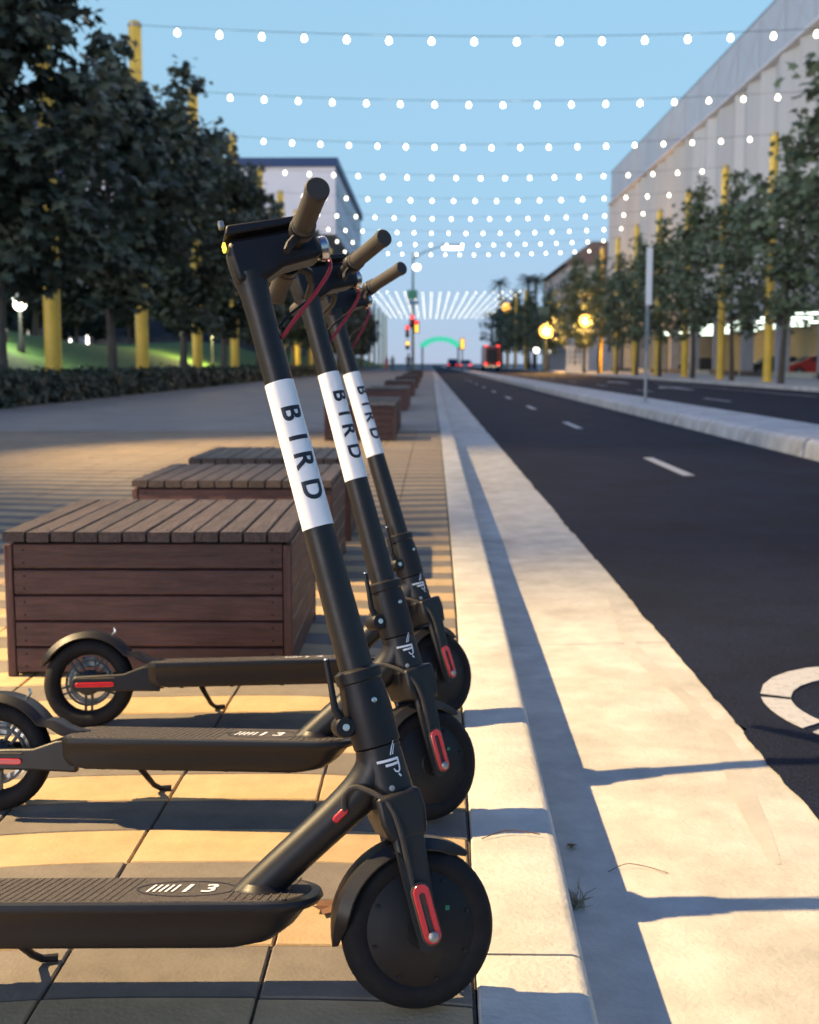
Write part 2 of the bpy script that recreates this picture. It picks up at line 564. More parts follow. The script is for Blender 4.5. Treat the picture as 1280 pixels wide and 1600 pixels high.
y0 = 1.645 - 2.55
ks = 0
while y0 < FAR - 5:
    ln = 2.55 if y0 < 130 else 290
    a, b = max(0.2, y0 + 0.003), min(y0 + ln - 0.003, FAR)
    ys = [a + (b - a) * q / 6 for q in range(7)]
    o = G().sweep(kprof(0, 0), ys).build('kerb_stone', M['concrete'], kerb, smooth=True)
    o = G().sweep([(lambda y: KJ(y) + KW + 0.006, -0.3), (lambda y: GE, -0.3), (lambda y: GE, ZR + 0.004), (lambda y: KJ(y) + KW + 0.006, ZR - 0.012)], ys).build('gutter_slab', M['concrete'], gutter)
    y0 += ln

# damp stain trail on the gutter (its own shape, a hair above the slab)
trail = [(0.815, 5.2), (0.80, 4.95), (0.765, 4.55), (0.745, 4.2), (0.76, 3.85), (0.80, 3.45), (0.81, 3.1), (0.785, 2.85), (0.755, 2.65), (0.735, 2.45), (0.725, 2.3)]
vs, fs = [], []
for i, (x, y) in enumerate(trail):
    w = (0.016 + 0.005 * math.sin(i * 2.1) + 0.002 * i) * min(1, 0.15 + i * 0.5, 0.15 + (len(trail) - 1 - i) * 0.5)
    z = ZR - 0.012 + (x - 0.25) / (GE - 0.25) * 0.016 + 0.0010
    vs += [(x - w, y, z - 0.0003), (x + w, y, z + 0.0003)]
    if i: fs.append((2 * i - 2, 2 * i - 1, 2 * i + 1, 2 * i))
G().add(vs, fs).build('stain', M['stain'], gutter)

# cycle track and its markings
je = random.Random(21)
ey = [0.2]
while ey[-1] < 30: ey.append(ey[-1] + je.uniform(0.015, 0.05) * (1 + ey[-1] * 0.12))
ey += [60, 150, FAR]
wob = 0.0
vs, fs = [], []
for i, y in enumerate(ey):
    wob = 0.8 * wob + je.uniform(-0.006, 0.006)
    vs += [(GE - 0.006 + wob + (0.018 if je.random() < 0.03 else 0), y, ZR + 0.0075), (GE + 0.15, y, ZR + 0.001), (4.12, y, ZR)]
    if i: fs += [(3 * i - 3, 3 * i - 2, 3 * i + 1, 3 * i), (3 * i - 2, 3 * i - 1, 3 * i + 2, 3 * i + 1)]
track = struct(G().add(vs, fs).build('cycle_track', M['asphalt']), 'dark asphalt cycle track between gutter and median')
for k in range(9):
    ya = 10.6 + 7.75 * k
    G().box((2.40, ya + 1.0, ZR + 0.004), (0.105, 2.0, 0.003)).build('lane_dash', M['paint'], track)
def flat(poly, nm, par, z=ZR + 0.004):
    return G().prism(poly, lambda a, b, d: (a, b, d), z, z + 0.002).build(nm, M['paint'], par)
# cycle stencil at the right edge (only its first pieces are in the picture)
oc = (1.44, 3.39)
def ring_piece(a0, a1, ro=(0.42, 0.48), ri=(0.335, 0.34), n=7):
    pts = [(oc[0] + ro[0] * math.cos(R(a0 + (a1 - a0) * i / n)), oc[1] + ro[1] * math.sin(R(a0 + (a1 - a0) * i / n))) for i in range(n + 1)]
    pts += [(oc[0] + ri[0] * math.cos(R(a1 - (a1 - a0) * i / n)), oc[1] + ri[1] * math.sin(R(a1 - (a1 - a0) * i / n))) for i in range(n + 1)]
    return pts
for a0, a1 in ((75, 163), (168, 205), (210, 255), (262, 318), (325, 368), (14, 68)):
    flat(ring_piece(a0, a1), 'cycle_stencil', track)

# median with kerb stones
MX0, MX1, MZ = 4.12, 5.35, 0.05
median = struct(G().box(((MX0 + MX1) / 2, 190, -0.15), (MX1 - MX0 - 0.30, 372, 0.34)).build('median', M['asphalt']), 'raised pale concrete median beside the cycle track')
mst = G().sweep([(-0.0, -0.3), (0.2, -0.3), (0.2, MZ + 0.006), (0.065, MZ + 0.006), (0.02, MZ - 0.03), (0, ZR + 0.02)], [0.05, 2.13]).mesh('kerb_stone', M['concrete_far'])
mst2 = G().sweep([(-0.2, -0.3), (0.0, -0.3), (0, ZR + 0.02), (-0.02, MZ - 0.03), (-0.065, MZ + 0.006), (-0.2, MZ + 0.006)], [0.02, 2.16]).mesh('kerb_stone', M['concrete_far'])
G().box(((MX0 + MX1) / 2, 76, MZ - 0.02), (MX1 - MX0 - 0.402, 144, 0.05)).build('median_top', M['concrete_far'], median)
y0 = 4.0
while y0 < 147:
    link('kerb_stone', mst, median, (MX0, y0, 0)); link('kerb_stone', mst2, median, (MX1, y0, 0))
    y0 += 2.18
G().sweep([(0, -0.3), (MX1 - MX0, -0.3), (MX1 - MX0, MZ + 0.004), (0, MZ + 0.004)], [y0, 376], lambda y: MX0).build('kerb_stone', M['concrete_far'], median)

road = struct(G().add([(MX1, 0.2, ZR), (14.2, 0.2, ZR), (14.2, FAR, ZR), (MX1, FAR, ZR)], [(0, 1, 2, 3)]).build('road', M['asphalt']), 'dark asphalt carriageway beyond the median')
for k in range(7):
    G().box((8.2, 33 + 11 * k, ZR + 0.004), (0.12, 3.0, 0.003)).build('lane_dash', M['paint'], road)
flat([(10.2, 45.5), (10.5, 45.5), (10.5, 49), (11.0, 49), (10.35, 52), (9.7, 49), (10.2, 49)], 'lane_arrow', road)
flat([(10.2, 60), (10.5, 60), (10.5, 63.5), (11.0, 63.5), (10.35, 66.5), (9.7, 63.5), (10.2, 63.5)], 'lane_arrow', road)
flat([(12.0, 36), (12.12, 36), (12.12, 62), (12.0, 62)], 'edge_line', road)
farwalk = struct(G().sweep([(14.2, -0.3), (60, -0.3), (60, 0.0), (14.25, 0.0), (14.2, -0.03)], [0.2, FAR]).build('far_pavement', M['concrete_far']), 'grey pavement on the far side of the road')
# lawn rising behind the hedge
def mound(x, y):
    t = min(1, max(0, (-x - 10.6) / 11))
    return -0.02 + 2.9 * t * t * (3 - 2 * t) * (0.85 + 0.15 * math.sin(y * 0.09 + x * 0.1))
vs, fs = [], []
nx, ny = 34, 60
rg = random.Random(9)
for j in range(ny + 1):
    for i in range(nx + 1):
        x = -9.1 - i * 1.9; y = 2 + j * 5.4
        z = mound(x, y) + 0.06 * rg.random() * (1 if i > 1 else 0)
        vs.append((x, y, z))
for j in range(ny):
    for i in range(nx):
        a = j * (nx + 1) + i
        fs.append((a, a + 1, a + nx + 2, a + nx + 1))
struct(G().add(vs, fs).build('lawn', M['grass'], smooth=True), 'green grass mound behind the hedge')

# ------------------------------------------------------------------ scooters
TAU = R(15.5)
A0 = Vector((0.012, 0, 0.108))
ES = Vector((math.cos(TAU), 0, math.sin(TAU)))
EU = Vector((-math.sin(TAU), 0, math.cos(TAU)))
EY = Vector((0, 1, 0))
def SF(s, y, u):
    return A0 + ES * s + EY * y + EU * u
STEER_BASIS = Matrix((( ES.x, 0, EU.x, A0.x), (0, 1, 0, 0), (ES.z, 0, EU.z, A0.z), (0, 0, 0, 1)))

def text_mesh(ch, size, bold=0.0):
    cu = bpy.data.curves.new('glyph', 'FONT')
    cu.body = ch; cu.size = size; cu.offset = bold
    cu.align_x = 'CENTER'; cu.align_y = 'CENTER'
    ob = bpy.data.objects.new('glyph', cu)
    C.objects.link(ob)
    dg = bpy.context.evaluated_depsgraph_get(); dg.update()
    me = bpy.data.meshes.new_from_object(ob.evaluated_get(dg))
    bpy.data.objects.remove(ob)
    return me
def glyph(ch, size, bold, cuts):
    """triangles of a letter, cut finely along its height so that it can bend round a tube"""
    me = text_mesh(ch, size, bold)
    bm = bmesh.new(); bm.from_mesh(me)
    ys = [v.co.y for v in bm.verts]; xs = [v.co.x for v in bm.verts]
    cx, cy = (min(xs) + max(xs)) / 2, (min(ys) + max(ys)) / 2
    for v in bm.verts: v.co.x -= cx; v.co.y -= cy
    h = (max(ys) - min(ys)) / 2
    for k in range(1, cuts):
        bmesh.ops.bisect_plane(bm, geom=list(bm.verts) + list(bm.edges) + list(bm.faces), plane_co=(0, -h + 2 * h * k / cuts, 0), plane_no=(0, 1, 0))
    vs = [v.co.copy() for v in bm.verts]
    bm.verts.index_update()
    fs = [tuple(v.index for v in f.verts) for f in bm.faces]
    bm.free()
    return vs, fs
GLY = {ch: glyph(ch, 0.0415, 0.0011, 9) for ch in 'BIRD'}
DGL = {ch: glyph(ch, 0.062, 0.0009, 1) for ch in '13'}

def ribbon(pts, w, n=None):
    """2D polyline to a strip of quads in (a, b)"""
    vs, fs = [], []
    P = []
    for i in range(len(pts) - 1):
        for q in range(3):
            t = q / 3
            P.append((pts[i][0] + (pts[i + 1][0] - pts[i][0]) * t, pts[i][1] + (pts[i + 1][1] - pts[i][1]) * t))
    P.append(pts[-1])
    for i, p in enumerate(P):
        a = P[max(0, i - 1)]; b = P[min(len(P) - 1, i + 1)]
        dx, dy = b[0] - a[0], b[1] - a[1]
        l = math.hypot(dx, dy) or 1
        ww = w if not hasattr(w, '__len__') else w[0] + (w[1] - w[0]) * i / (len(P) - 1)
        vs += [(p[0] - dy / l * ww / 2, p[1] + dx / l * ww / 2), (p[0] + dy / l * ww / 2, p[1] - dx / l * ww / 2)]
        if i: fs.append((2 * i - 2, 2 * i - 1, 2 * i + 1, 2 * i))
    return vs, fs

def fender(axle, ro, a0, a1, hw, taper0, taper1, n=22, tail=None):
    """curved mudguard shell with side lips round a wheel axle (angles from +x, degrees)"""
    pts = []
    for i in range(n + 1):
        a = R(a0 + (a1 - a0) * i / n)
        pts.append((axle.x + ro * math.cos(a), axle.z + ro * math.sin(a), math.cos(a), math.sin(a)))
    if tail:
        pts = [(x, z, nx_, nz_) for x, z, nx_, nz_ in tail] + pts
    vs, fs = [], []
    m = 7
    N = len(pts)
    for i, (x, z, nx_, nz_) in enumerate(pts):
        t = i / (N - 1)
        w = hw * min(1, 0.12 + t / max(taper0, 1e-3)) * min(1, 0.12 + (1 - t) / max(taper1, 1e-3))
        dp = min(1, 0.15 + t / 0.1) * min(1, 0.15 + (1 - t) / 0.1)
        for th in (0, 0.0022):
            for k in range(m):
                q = -1 + 2 * k / (m - 1)
                yy = w * q
                drop = (0.004 * q * q + (0.012 * dp if abs(q) > 0.99 else 0)) + th
                yy *= 1 - (0.03 if th else 0)
                vs.append((x - nx_ * drop, yy, z - nz_ * drop))
    for i in range(N - 1):
        for k in range(m - 1):
            a = i * 2 * m + k; b = (i + 1) * 2 * m + k
            fs.append((a, a + 1, b + 1, b)); fs.append((a + m + 1, a + m, b + m, b + m + 1))
        for k in (0, m - 1):
            a = i * 2 * m + k; b = (i + 1) * 2 * m + k
            fs.append((a, b, b + m, a + m))
    for i in (0, N - 1):
        for k in range(m - 1):
            a = i * 2 * m + k
            fs.append((a, a + 1, a + m + 1, a + m))
    return vs, fs

def tyre_prof(Rr, r, hw):
    pr = []
    for k in range(14):
        a = 2 * PI * k / 14
        pr.append((Rr - r + r * math.cos(a) * 1.0, hw * math.sin(a)))
    return pr

def catmull(ctrl, n=6):
    ctrl = [Vector(c) for c in ctrl]
    cp = []
    for i in range(len(ctrl) - 1):
        q0, q1, q2, q3 = ctrl[max(0, i - 1)], ctrl[i], ctrl[i + 1], ctrl[min(len(ctrl) - 1, i + 2)]
        for k in range(n):
            t = k / n
            cp.append(0.5 * ((2 * q1) + (q2 - q0) * t + (2 * q0 - 5 * q1 + 4 * q2 - q3) * t * t + (3 * q1 - q0 - 3 * q2 + q3) * t ** 3))
    cp.append(ctrl[-1])
    return cp

def stadium(l, w, n=8):
    p = []
    for k in range(n + 1):
        a = PI * k / n
        p.append((w / 2 * math.cos(a), l / 2 - w / 2 + w / 2 * math.sin(a)))
    for k in range(n + 1):
        a = PI + PI * k / n
        p.append((w / 2 * math.cos(a), -l / 2 + w / 2 + w / 2 * math.sin(a)))
    return p

def make_scooter(loc, heading, lean, steer, label, tail_down=0.0, led=True):
    root = empty('electric_scooter', loc, (-lean, 0, heading))
    tag(root, label, 'scooter', 'electric scooters parked in a row')
    ST = STEER_BASIS @ Matrix.Rotation(steer, 4, 'Z')          # (s, y, u) -> local, turned by the steering
    SI = STEER_BASIS @ Matrix.Rotation(steer, 4, 'Z') @ STEER_BASIS.inverted()
    ax = Vector((0.0, 0, 0.108))
    # front wheel
    wheel = G().lathe(tyre_prof(0.108, 0.022, 0.023), ax, 'Y', 56, True).xform(SI).build('front_wheel', M['rubber'], root, True)
    hp = [(0.001, 0.030), (0.022, 0.030), (0.024, 0.027), (0.058, 0.0235), (0.062, 0.021), (0.076, 0.0195), (0.079, 0.0175), (0.086, 0.016), (0.089, 0.010)]
    G().lathe([(r_, -h_) for r_, h_ in hp] + [(r_, h_) for r_, h_ in reversed(hp)], ax, 'Y', 48).xform(SI).build('hub_motor', M['hub'], wheel, True)
    gm = G()
    for k in range(8):
        a = 2 * PI * k / 8 + 0.3
        gm.lathe([(0.0025, -0.0225), (0.0025, -0.0190)], ax + Vector((0.069 * math.cos(a), 0, 0.069 * math.sin(a))), 'Y', 8)
    gm.xform(SI).build('hub_bolts', M['plastic'], wheel)['kind'] = 'stuff'
    G().box(ax + Vector((0.036, -0.0262, 0.026)), (0.006, 0.001, 0.006)).xform(SI).build('tag', M['green_tag'], wheel)
    # fork: crown with two flat legs
    gm = G()
    leg = [(-0.022, 0.150), (0.024, 0.146), (0.014, 0.06), (0.006, -0.010), (0.0, -0.018), (-0.016, -0.02), (-0.024, -0.012), (-0.024, 0.06)]
    for sgn in (-1, 1):
        gm.prism(leg, lambda a, b, d, sgn=sgn: Vector((a, sgn * d, b)), 0.036, 0.050)
    gm.prism([(-0.026, 0.128), (0.026, 0.124), (0.034, 0.160), (0.032, 0.19), (-0.030, 0.19), (-0.032, 0.155)], lambda a, b, d: Vector((a, d, b)), -0.0505, 0.0505)
    fork = gm.xform(ST).build('fork', M['frame'], root, True, bevel=0.006)
    gm = G()
    gm.prism([(-0.026, 0.03), (-0.026, -0.015), (-0.018, -0.022), (-0.008, -0.02), (-0.015, 0.10), (-0.022, 0.115)], lambda a, b, d: Vector((a, d, b)), -0.0535, -0.0495)
    gm.xform(ST).build('leg_edge', M['frame'], fork, True)
    for sgn in (-1, 1):
        pl = G().prism(stadium(0.086, 0.028), lambda a, b, d, sgn=sgn: Vector((a - 0.006 + 0.14 * (0.03 - b) * 0.0, sgn * d, b + 0.028)), 0.0500, 0.0585).xform(ST).build('reflector_base', M['grip'], fork, True, bevel=0.002)
        so = stadium(0.080, 0.0235); si = stadium(0.058, 0.009)
        n = len(so)
        vs = [Vector((a - 0.006, sgn * 0.0592, b + 0.028)) for a, b in so] + [Vector((a - 0.006, sgn * 0.0605, b * 1.0 + 0.028)) for a, b in [(p[0] * 0.9, p[1] * 0.985) for p in so]] + \
             [Vector((a - 0.006, sgn * 0.0605, b + 0.028)) for a, b in si] + [Vector((a - 0.006, sgn * 0.0588, b + 0.028)) for a, b in [(p[0] * 0.9, p[1] * 0.985) for p in si]]
        fs = [(i + n * l, (i + 1) % n + n * l, (i + 1) % n + n * (l + 1), i + n * (l + 1)) for l in range(3) for i in range(n)]
        G().add(vs, fs).xform(ST).build('reflector', M['red'], fork, True)
        G().lathe([(0.0072, 0), (0.0072, 0.004), (0.005, 0.0062), (0.001, 0.007)] if sgn > 0 else [(0.0072, 0), (0.0072, -0.004), (0.005, -0.0062), (0.001, -0.007)], (-0.006, sgn * 0.0595, -0.002), 'Y', 14).xform(ST).build('axle_nut', M['galv'], fork, True)
    # front mudguard
    vs, fs = fender(ax, 0.1215, 52, 190, 0.034, 0.28, 0.18)
    G().add(vs, fs).xform(SI).build('front_mudguard', M['frame'], root, True)
    # folding joint above the head tube
    joint = G().lathe([(0.028, 0.252), (0.0335, 0.256), (0.0345, 0.30), (0.0325, 0.335), (0.031, 0.342), (0.031, 0.346), (0.0335, 0.348), (0.0335, 0.362), (0.026, 0.366)], (0, 0, 0), 'Z', 28).xform(ST).build('folding_joint', M['plastic'], root, True)
    G().tube([(-0.040, -0.010, 0.298), (-0.047, -0.013, 0.320), (-0.044, -0.014, 0.352), (-0.041, -0.014, 0.388)], [0.007, 0.0055, 0.0045, 0.004], 10).xform(ST).build('latch_lever', M['plastic'], joint, True)
    G().lathe([(0.013, -0.020), (0.015, -0.016), (0.015, 0.016), (0.013, 0.020)], (-0.040, 0, 0.292), 'Y', 18).xform(ST).build('latch_cam', M['plastic'], joint, True)
    gm = G()
    for (y, u, r) in ((-0.021, 0.292, 0.005), (-0.0, 0.388, 0.0)):
        if r: gm.lathe([(r, 0), (r, -0.003), (0.001, -0.0035)], (-0.040, y, u), 'Y', 10)
    gm.lathe([(0.004, 0.0), (0.004, -0.002), (0.0005, -0.003)], (0.006, -0.033, 0.318), 'Y', 10)
    gm.tube([(-0.041, -0.014, 0.3885), (-0.0408, -0.014, 0.3905)], 0.0042, 10)
    gm.xform(ST).build('bolt', M['chrome'], joint, True)
    # stem
    prof = [(0.0245, 0.350), (0.0245, 0.42), (0.0225, 0.56), (0.0210, 0.78), (0.0205, 0.89), (0.0225, 0.935), (0.026, 0.960)]
    stem = G().lathe(prof, (0, 0, 0), 'Z', 36).xform(ST).build('stem', M['frame'], root, True)
    rs = interp([0.56, 0.78], [0.0225, 0.0210])
    label_s = G().lathe([(rs(u) + 0.0007, u) for u in (0.573, 0.63, 0.69, 0.74, 0.792)], (0, 0, 0), 'Z', 40)
    label_s.f = label_s.f[:-2]
    stick = label_s.xform(ST).build('sticker', M['sticker'], stem, True)
    for ch, u0 in (('B', 0.741), ('I', 0.7045), ('R', 0.669), ('D', 0.626)):
        gv, gf = GLY[ch]
        vs = []
        for v in gv:
            u = u0 - v.x
            r = rs(u) + 0.0013
            ph = R(9) + v.y / r
            vs.append((r * math.sin(ph), -r * math.cos(ph), u))
        o = link('letter', G().add(vs, gf).xform(ST).mesh('letter', M['ink'], fix=False), stick)
        o['label'] = 'dark capital letter %s on the white sticker' % ch
    # head unit, handlebar, grips
    gm = G()
    gm.prism([(-0.023, 0.945), (0.022, 0.945), (0.050, 0.958), (0.100, 0.962), (0.112, 0.968), (0.108, 0.998), (0.098, 1.012), (-0.018, 1.012), (-0.026, 1.000)], lambda a, b, d: Vector((a, d, b)), -0.023, 0.023)
    head = gm.xform(ST).build('head_unit', M['plastic'], root, True, bevel=0.007)
    gm = G().prism([(-0.026, 1.016), (0.096, 1.016), (0.092, 1.027), (-0.020, 1.031)], lambda a, b, d: Vector((a, d, b)), -0.031, 0.031)
    gm.xform(ST).build('display_box', M['plastic'], head, True, bevel=0.003)
    G().box((-0.0285, -0.012, 1.004), (0.004, 0.016, 0.011)).xform(ST).build('indicator_light', M['led'] if led else M['plastic'], head, bevel=0.001)
    G().box((-0.0255, -0.018, 1.036), (0.008, 0.012, 0.012)).xform(ST).build('sensor', M['galv'], head, bevel=0.002)
    G().lathe([(0.019, 0.112), (0.019, 0.122), (0.016, 0.125), (0.001, 0.126)], (0, 0, 0.980), 'X', 20).xform(ST).build('headlight', M['chrome'], head, True)
    bs, bu = 0.076, 0.988
    bar = G().tube([(bs, y, bu) for y in (-0.214, -0.1, 0, 0.1, 0.214)], 0.0110, 16).xform(ST).build('handlebar', M['frame'], root, True)
    for sgn in (-1, 1):
        pr = [(0.0112, 0.088), (0.0175, 0.089), (0.0178, 0.096), (0.0155, 0.098), (0.0155, 0.2), (0.0168, 0.204), (0.0168, 0.214), (0.0150, 0.2165), (0.001, 0.2168)]
        G().lathe([(r, sgn * h) for r, h in pr], (bs, 0, bu), 'Y', 24).xform(ST).build('grip', M['grip'], bar, True)
        G().lathe([(0.0175, sgn * 0.066), (0.0185, sgn * 0.068), (0.0185, sgn * 0.082), (0.0175, sgn * 0.084)], (bs, 0, bu), 'Y', 20).xform(ST).build('clamp', M['plastic'], bar, True)
    # throttle paddle on the near side, brake lever and bell on the far side
    G().tube([(bs - 0.012, -0.078, bu - 0.012), (bs - 0.026, -0.082, bu - 0.022), (bs - 0.034, -0.090, bu - 0.033)], [0.007, 0.006, 0.005], 8).xform(ST).build('throttle', M['plastic'], bar, True)
    G().tube([(bs + 0.014, 0.072, bu - 0.004), (bs + 0.032, 0.085, bu - 0.012), (bs + 0.040, 0.12, bu - 0.022), (bs + 0.040, 0.175, bu - 0.026)], [0.009, 0.007, 0.0055, 0.005], 8).xform(ST).build('brake_lever', M['plastic'], bar, True)
    G().tube(catmull([(bs + 0.016, 0.066, bu - 0.006), (bs + 0.050, 0.045, bu + 0.002), (0.126, 0.014, 0.955), (0.095, 0.002, 0.920), (0.050, -0.006, 0.882), (0.020, -0.006, 0.856)], 6), 0.0032, 8).xform(ST).build('brake_cable', M['redcable'], bar, True)
    G().tube(catmull([(bs + 0.010, 0.062, bu - 0.010), (bs + 0.046, 0.020, bu - 0.020), (bs + 0.030, 0.012, 0.925), (0.045, 0.010, 0.893), (0.019, 0.008, 0.872)], 6), 0.0022, 8).xform(ST).build('wire', M['plastic'], bar, True)
    # frame: head tube blending into the down tube
    gm = G()
    gm.tube([SF(0, 0, 0.184), SF(0, 0, 0.215), SF(0, 0, 0.253)], [0.034, 0.0325, 0.0315], 28)
    d1 = Vector((-0.200, 0, 0.172))
    p0, p1, p2, p3 = SF(-0.001, 0, 0.25), SF(-0.004, 0, 0.200), Vector((-0.108, 0, 0.265)), Vector((-0.236, 0, 0.142))
    path, rad = [], []
    for i in range(17):
        t = i / 16
        path.append(p0 * (1 - t) ** 3 + p1 * 3 * t * (1 - t) ** 2 + p2 * 3 * t * t * (1 - t) + p3 * t ** 3)
        rad.append(0.0315 + (0.0265 - 0.0315) * min(1, t * 1.4))
    gm.tube(path, rad, 24)
    frame = gm.build('frame', M['frame'], root, True)
    # collar where the down tube meets the deck
    G().lathe([(0.039, 0.1575), (0.035, 0.1595), (0.032, 0.163), (0.028, 0.168)], (-0.215, 0, 0), 'Z', 24).build('deck_collar', M['frame'], frame, True)
    # charging port with red cover, cable arch from down tube to fork
    def on_down(t, dy):
        i = t * 16; k = int(i); f = i - k
        return path[k].lerp(path[min(16, k + 1)], f) + Vector((0, dy, 0))
    dd = (path[9] - path[8]).normalized()
    gm = G().prism(stadium(0.026, 0.010), lambda a, b, d: on_down(0.56, -0.0272) + dd * b + Vector((dd.z, 0, -dd.x)) * -a + Vector((0, -d, 0)), -0.003, 0.0035)
    gm.build('cable_grommet', M['red'], frame, True, bevel=0.002)
    e1 = SI @ SF(-0.016, -0.046, 0.13)
    e2 = SI @ SF(-0.014, -0.052, 0.06)
    s1 = on_down(0.53, -0.0275)
    up = Vector((dd.z, 0, -dd.x)) * -1
    if up.z < 0: up = -up
    s2 = on_down(0.42, -0.0315)
    pk = Vector((-0.082, -0.036, 0.300))
    ctrl = [s1, s2 * 0.5 + pk * 0.5 + Vector((-0.018, 0, -0.004)), pk, e1.lerp(pk, 0.5) + Vector((0.012, -0.008, 0.016)), e1 + Vector((0.004, -0.007, 0.012)), e2]
    cp = catmull(ctrl)
    G().tube(cp, 0.0040, 8).build('motor_cable', M['grip'], frame, True)
    # emblem on the head tube (white winged mark)
    gm = G()
    k_ = 0.0001706
    def emb(pts, w):
        vs, fs = ribbon([((x - 665) * k_, (800 - y) * k_) for x, y in pts], w if not hasattr(w, '__len__') else w)
        out = []
        for a, b in vs:
            s = a * math.cos(TAU) + b * math.sin(TAU); u = -a * math.sin(TAU) + b * math.cos(TAU) + 0.236
            r = 0.0336
            ph = R(24) + s / r
            out.append(SF(r * math.sin(ph), -r * math.cos(ph), u))
        gm.add(out, fs)
    emb([(558, 842), (650, 822), (742, 800)], 0.0036)
    emb([(630, 866), (690, 852), (748, 834)], 0.0036)
    emb([(672, 778), (682, 720), (704, 664)], (0.0020, 0.0012))
    emb([(692, 772), (700, 725), (712, 688)], (0.0016, 0.0010))
    emb([(736, 795), (750, 850), (756, 888), (742, 912), (716, 906), (700, 885)], (0.0034, 0.0016))
    emb([(744, 926), (770, 945)], 0.0026)
    link('emblem', gm.mesh('emblem', M['white_ink'], fix=False), frame)
    G().lathe([(0.004, 0), (0.004, -0.0012), (0.001, -0.0016)], SF(0.006, -0.0335, 0.196), 'Y', 12).build('bolt', M['galv'], frame, True)
    # deck: tray, lip, rubber mat
    def deck_outline(w, x0, x1, nose, n=10):
        p = []
        for i in range(n + 1):                            # rounded nose
            a = -PI / 2 + PI * i / n
            p.append((x1 - nose + nose * math.cos(a) ** 0.8 if math.cos(a) > 0 else x1 - nose, w * math.sin(a)))
        p += [(x0 + 0.02, w), (x0, w - 0.018), (x0, -w + 0.018), (x0 + 0.02, -w)]
        return p
    XR = -0.700
    rings = [(0.064, XR + 0.03, -0.215, 0.05, 0.096), (0.068, XR + 0.01, -0.190, 0.055, 0.101), (0.0705, XR, -0.168, 0.06, 0.117), (0.073, XR, -0.150, 0.07, 0.138), (0.0765, XR, -0.134, 0.08, 0.143),
             (0.078, XR, -0.130, 0.08, 0.149), (0.0765, XR, -0.133, 0.08, 0.1545), (0.073, XR + 0.003, -0.138, 0.078, 0.156)]
    vs, fs = [], []
    for w, a, b, ns, z in rings:
        vs += [(x, y, z) for x, y in deck_outline(w, a, b, ns)]
    n = len(deck_outline(0.07, XR, -0.13, 0.08))
    for i in range(len(rings) - 1):
        for k in range(n):
            k2 = (k + 1) % n
            fs.append((i * n + k, i * n + k2, (i + 1) * n + k2, (i + 1) * n + k))
    fs.append(tuple(range(n - 1, -1, -1))); fs.append(tuple((len(rings) - 1) * n + k for k in range(n)))
    deck = G().add(vs, fs).build('deck', M['frame'], root, True)
    gm = G()
    o1 = deck_outline(0.0705, XR + 0.006, -0.146, 0.072); o2 = deck_outline(0.069, XR + 0.008, -0.148, 0.071)
    vs = [(x, y, 0.1555) for x, y in o1] + [(x, y, 0.1575) for x, y in o2]
    fs = [(k, (k + 1) % n, n + (k + 1) % n, n + k) for k in range(n)] + [tuple(n + k for k in range(n))]
    dm = gm.add(vs, fs).build('deck_mat', M['mat'], deck)
    gm = G()
    for q in range(46):                                    # raised ribs of the mat
        x = -0.685 + q * 0.0112
        if x > -0.395 and x < -0.262: continue
        if x > -0.17: break
        gm.add([(x, -0.064, 0.1576), (x + 0.004, -0.064, 0.1576), (x + 0.016, 0.064, 0.1576), (x + 0.012, 0.064, 0.1576), (x + 0.001, -0.064, 0.1585), (x + 0.003, -0.064, 0.1585), (x + 0.015, 0.064, 0.1585), (x + 0.013, 0.064, 0.1585)],
               [(4, 5, 6, 7), (0, 1, 5, 4), (1, 2, 6, 5), (2, 3, 7, 6), (3, 0, 4, 7)])
    gm.build('ribs', M['mat'], dm)['kind'] = 'stuff'
    gm = G()
    ol = [(-0.320 + 0.068 * math.cos(2 * PI * k / 36), 0.043 * math.sin(2 * PI * k / 36)) for k in range(37)]
    vs2, fs2 = ribbon(ol, 0.003)
    gm.add([(a, b, 0.1583) for a, b in vs2], fs2).build('badge_outline', M['ink'], dm)
    gm = G()
    for ch, x in (('1', -0.318), ('3', -0.287)):
        gv, gf = DGL[ch]
        gm.add([(x + v.x * 0.72 + v.y * 0.12, v.y, 0.1587) for v in gv], gf)
    for q in range(5):
        x = -0.373 + q * 0.0085
        gm.add([(x, -0.02, 0.1587), (x + 0.0035, -0.02, 0.1587), (x + 0.0085, 0.02, 0.1587), (x + 0.005, 0.02, 0.1587)], [(0, 1, 2, 3)])
    link('deck_marking', gm.mesh('deck_marking', M['white_ink'], fix=False), dm)['kind'] = 'stuff'
    gm = G()
    for x in (-0.62, -0.5, -0.38, -0.26):
        for y in (-0.05, 0.05):
            gm.lathe([(0.005, 0.096), (0.005, 0.0935)], (x, y, 0), 'Z', 8)
    gm.build('screws', M['plastic'], deck)['kind'] = 'stuff'
    # rear: swing arms, wheel with spokes, disc brake, mudguard
    rx = -0.848
    rax = Vector((rx, 0, 0.108))
    for sgn in (-1, 1):
        arm = G().prism([(-0.672, 0.086), (-0.672, 0.150), (-0.715, 0.146), (-0.760, 0.130), (-0.872, 0.127), (-0.882, 0.118), (-0.882, 0.098), (-0.872, 0.089), (-0.760, 0.089), (-0.73, 0.088)],
                        lambda a, b, d, sgn=sgn: Vector((a, sgn * d, b)), 0.034, 0.052).build('rear_arm', M['frame'], root, True, bevel=0.004)
        G().prism(stadium(0.092, 0.012), lambda a, b, d, sgn=sgn: Vector((-0.826 + b, sgn * d, 0.106 + a)), 0.0515, 0.0550).build('reflector', M['red'], arm, True, bevel=0.0015)
        G().tube([(-0.875, sgn * 0.0525, 0.1205), (-0.780, sgn * 0.0525, 0.1205)], 0.0022, 8).build('trim', M['grip'], arm, True)
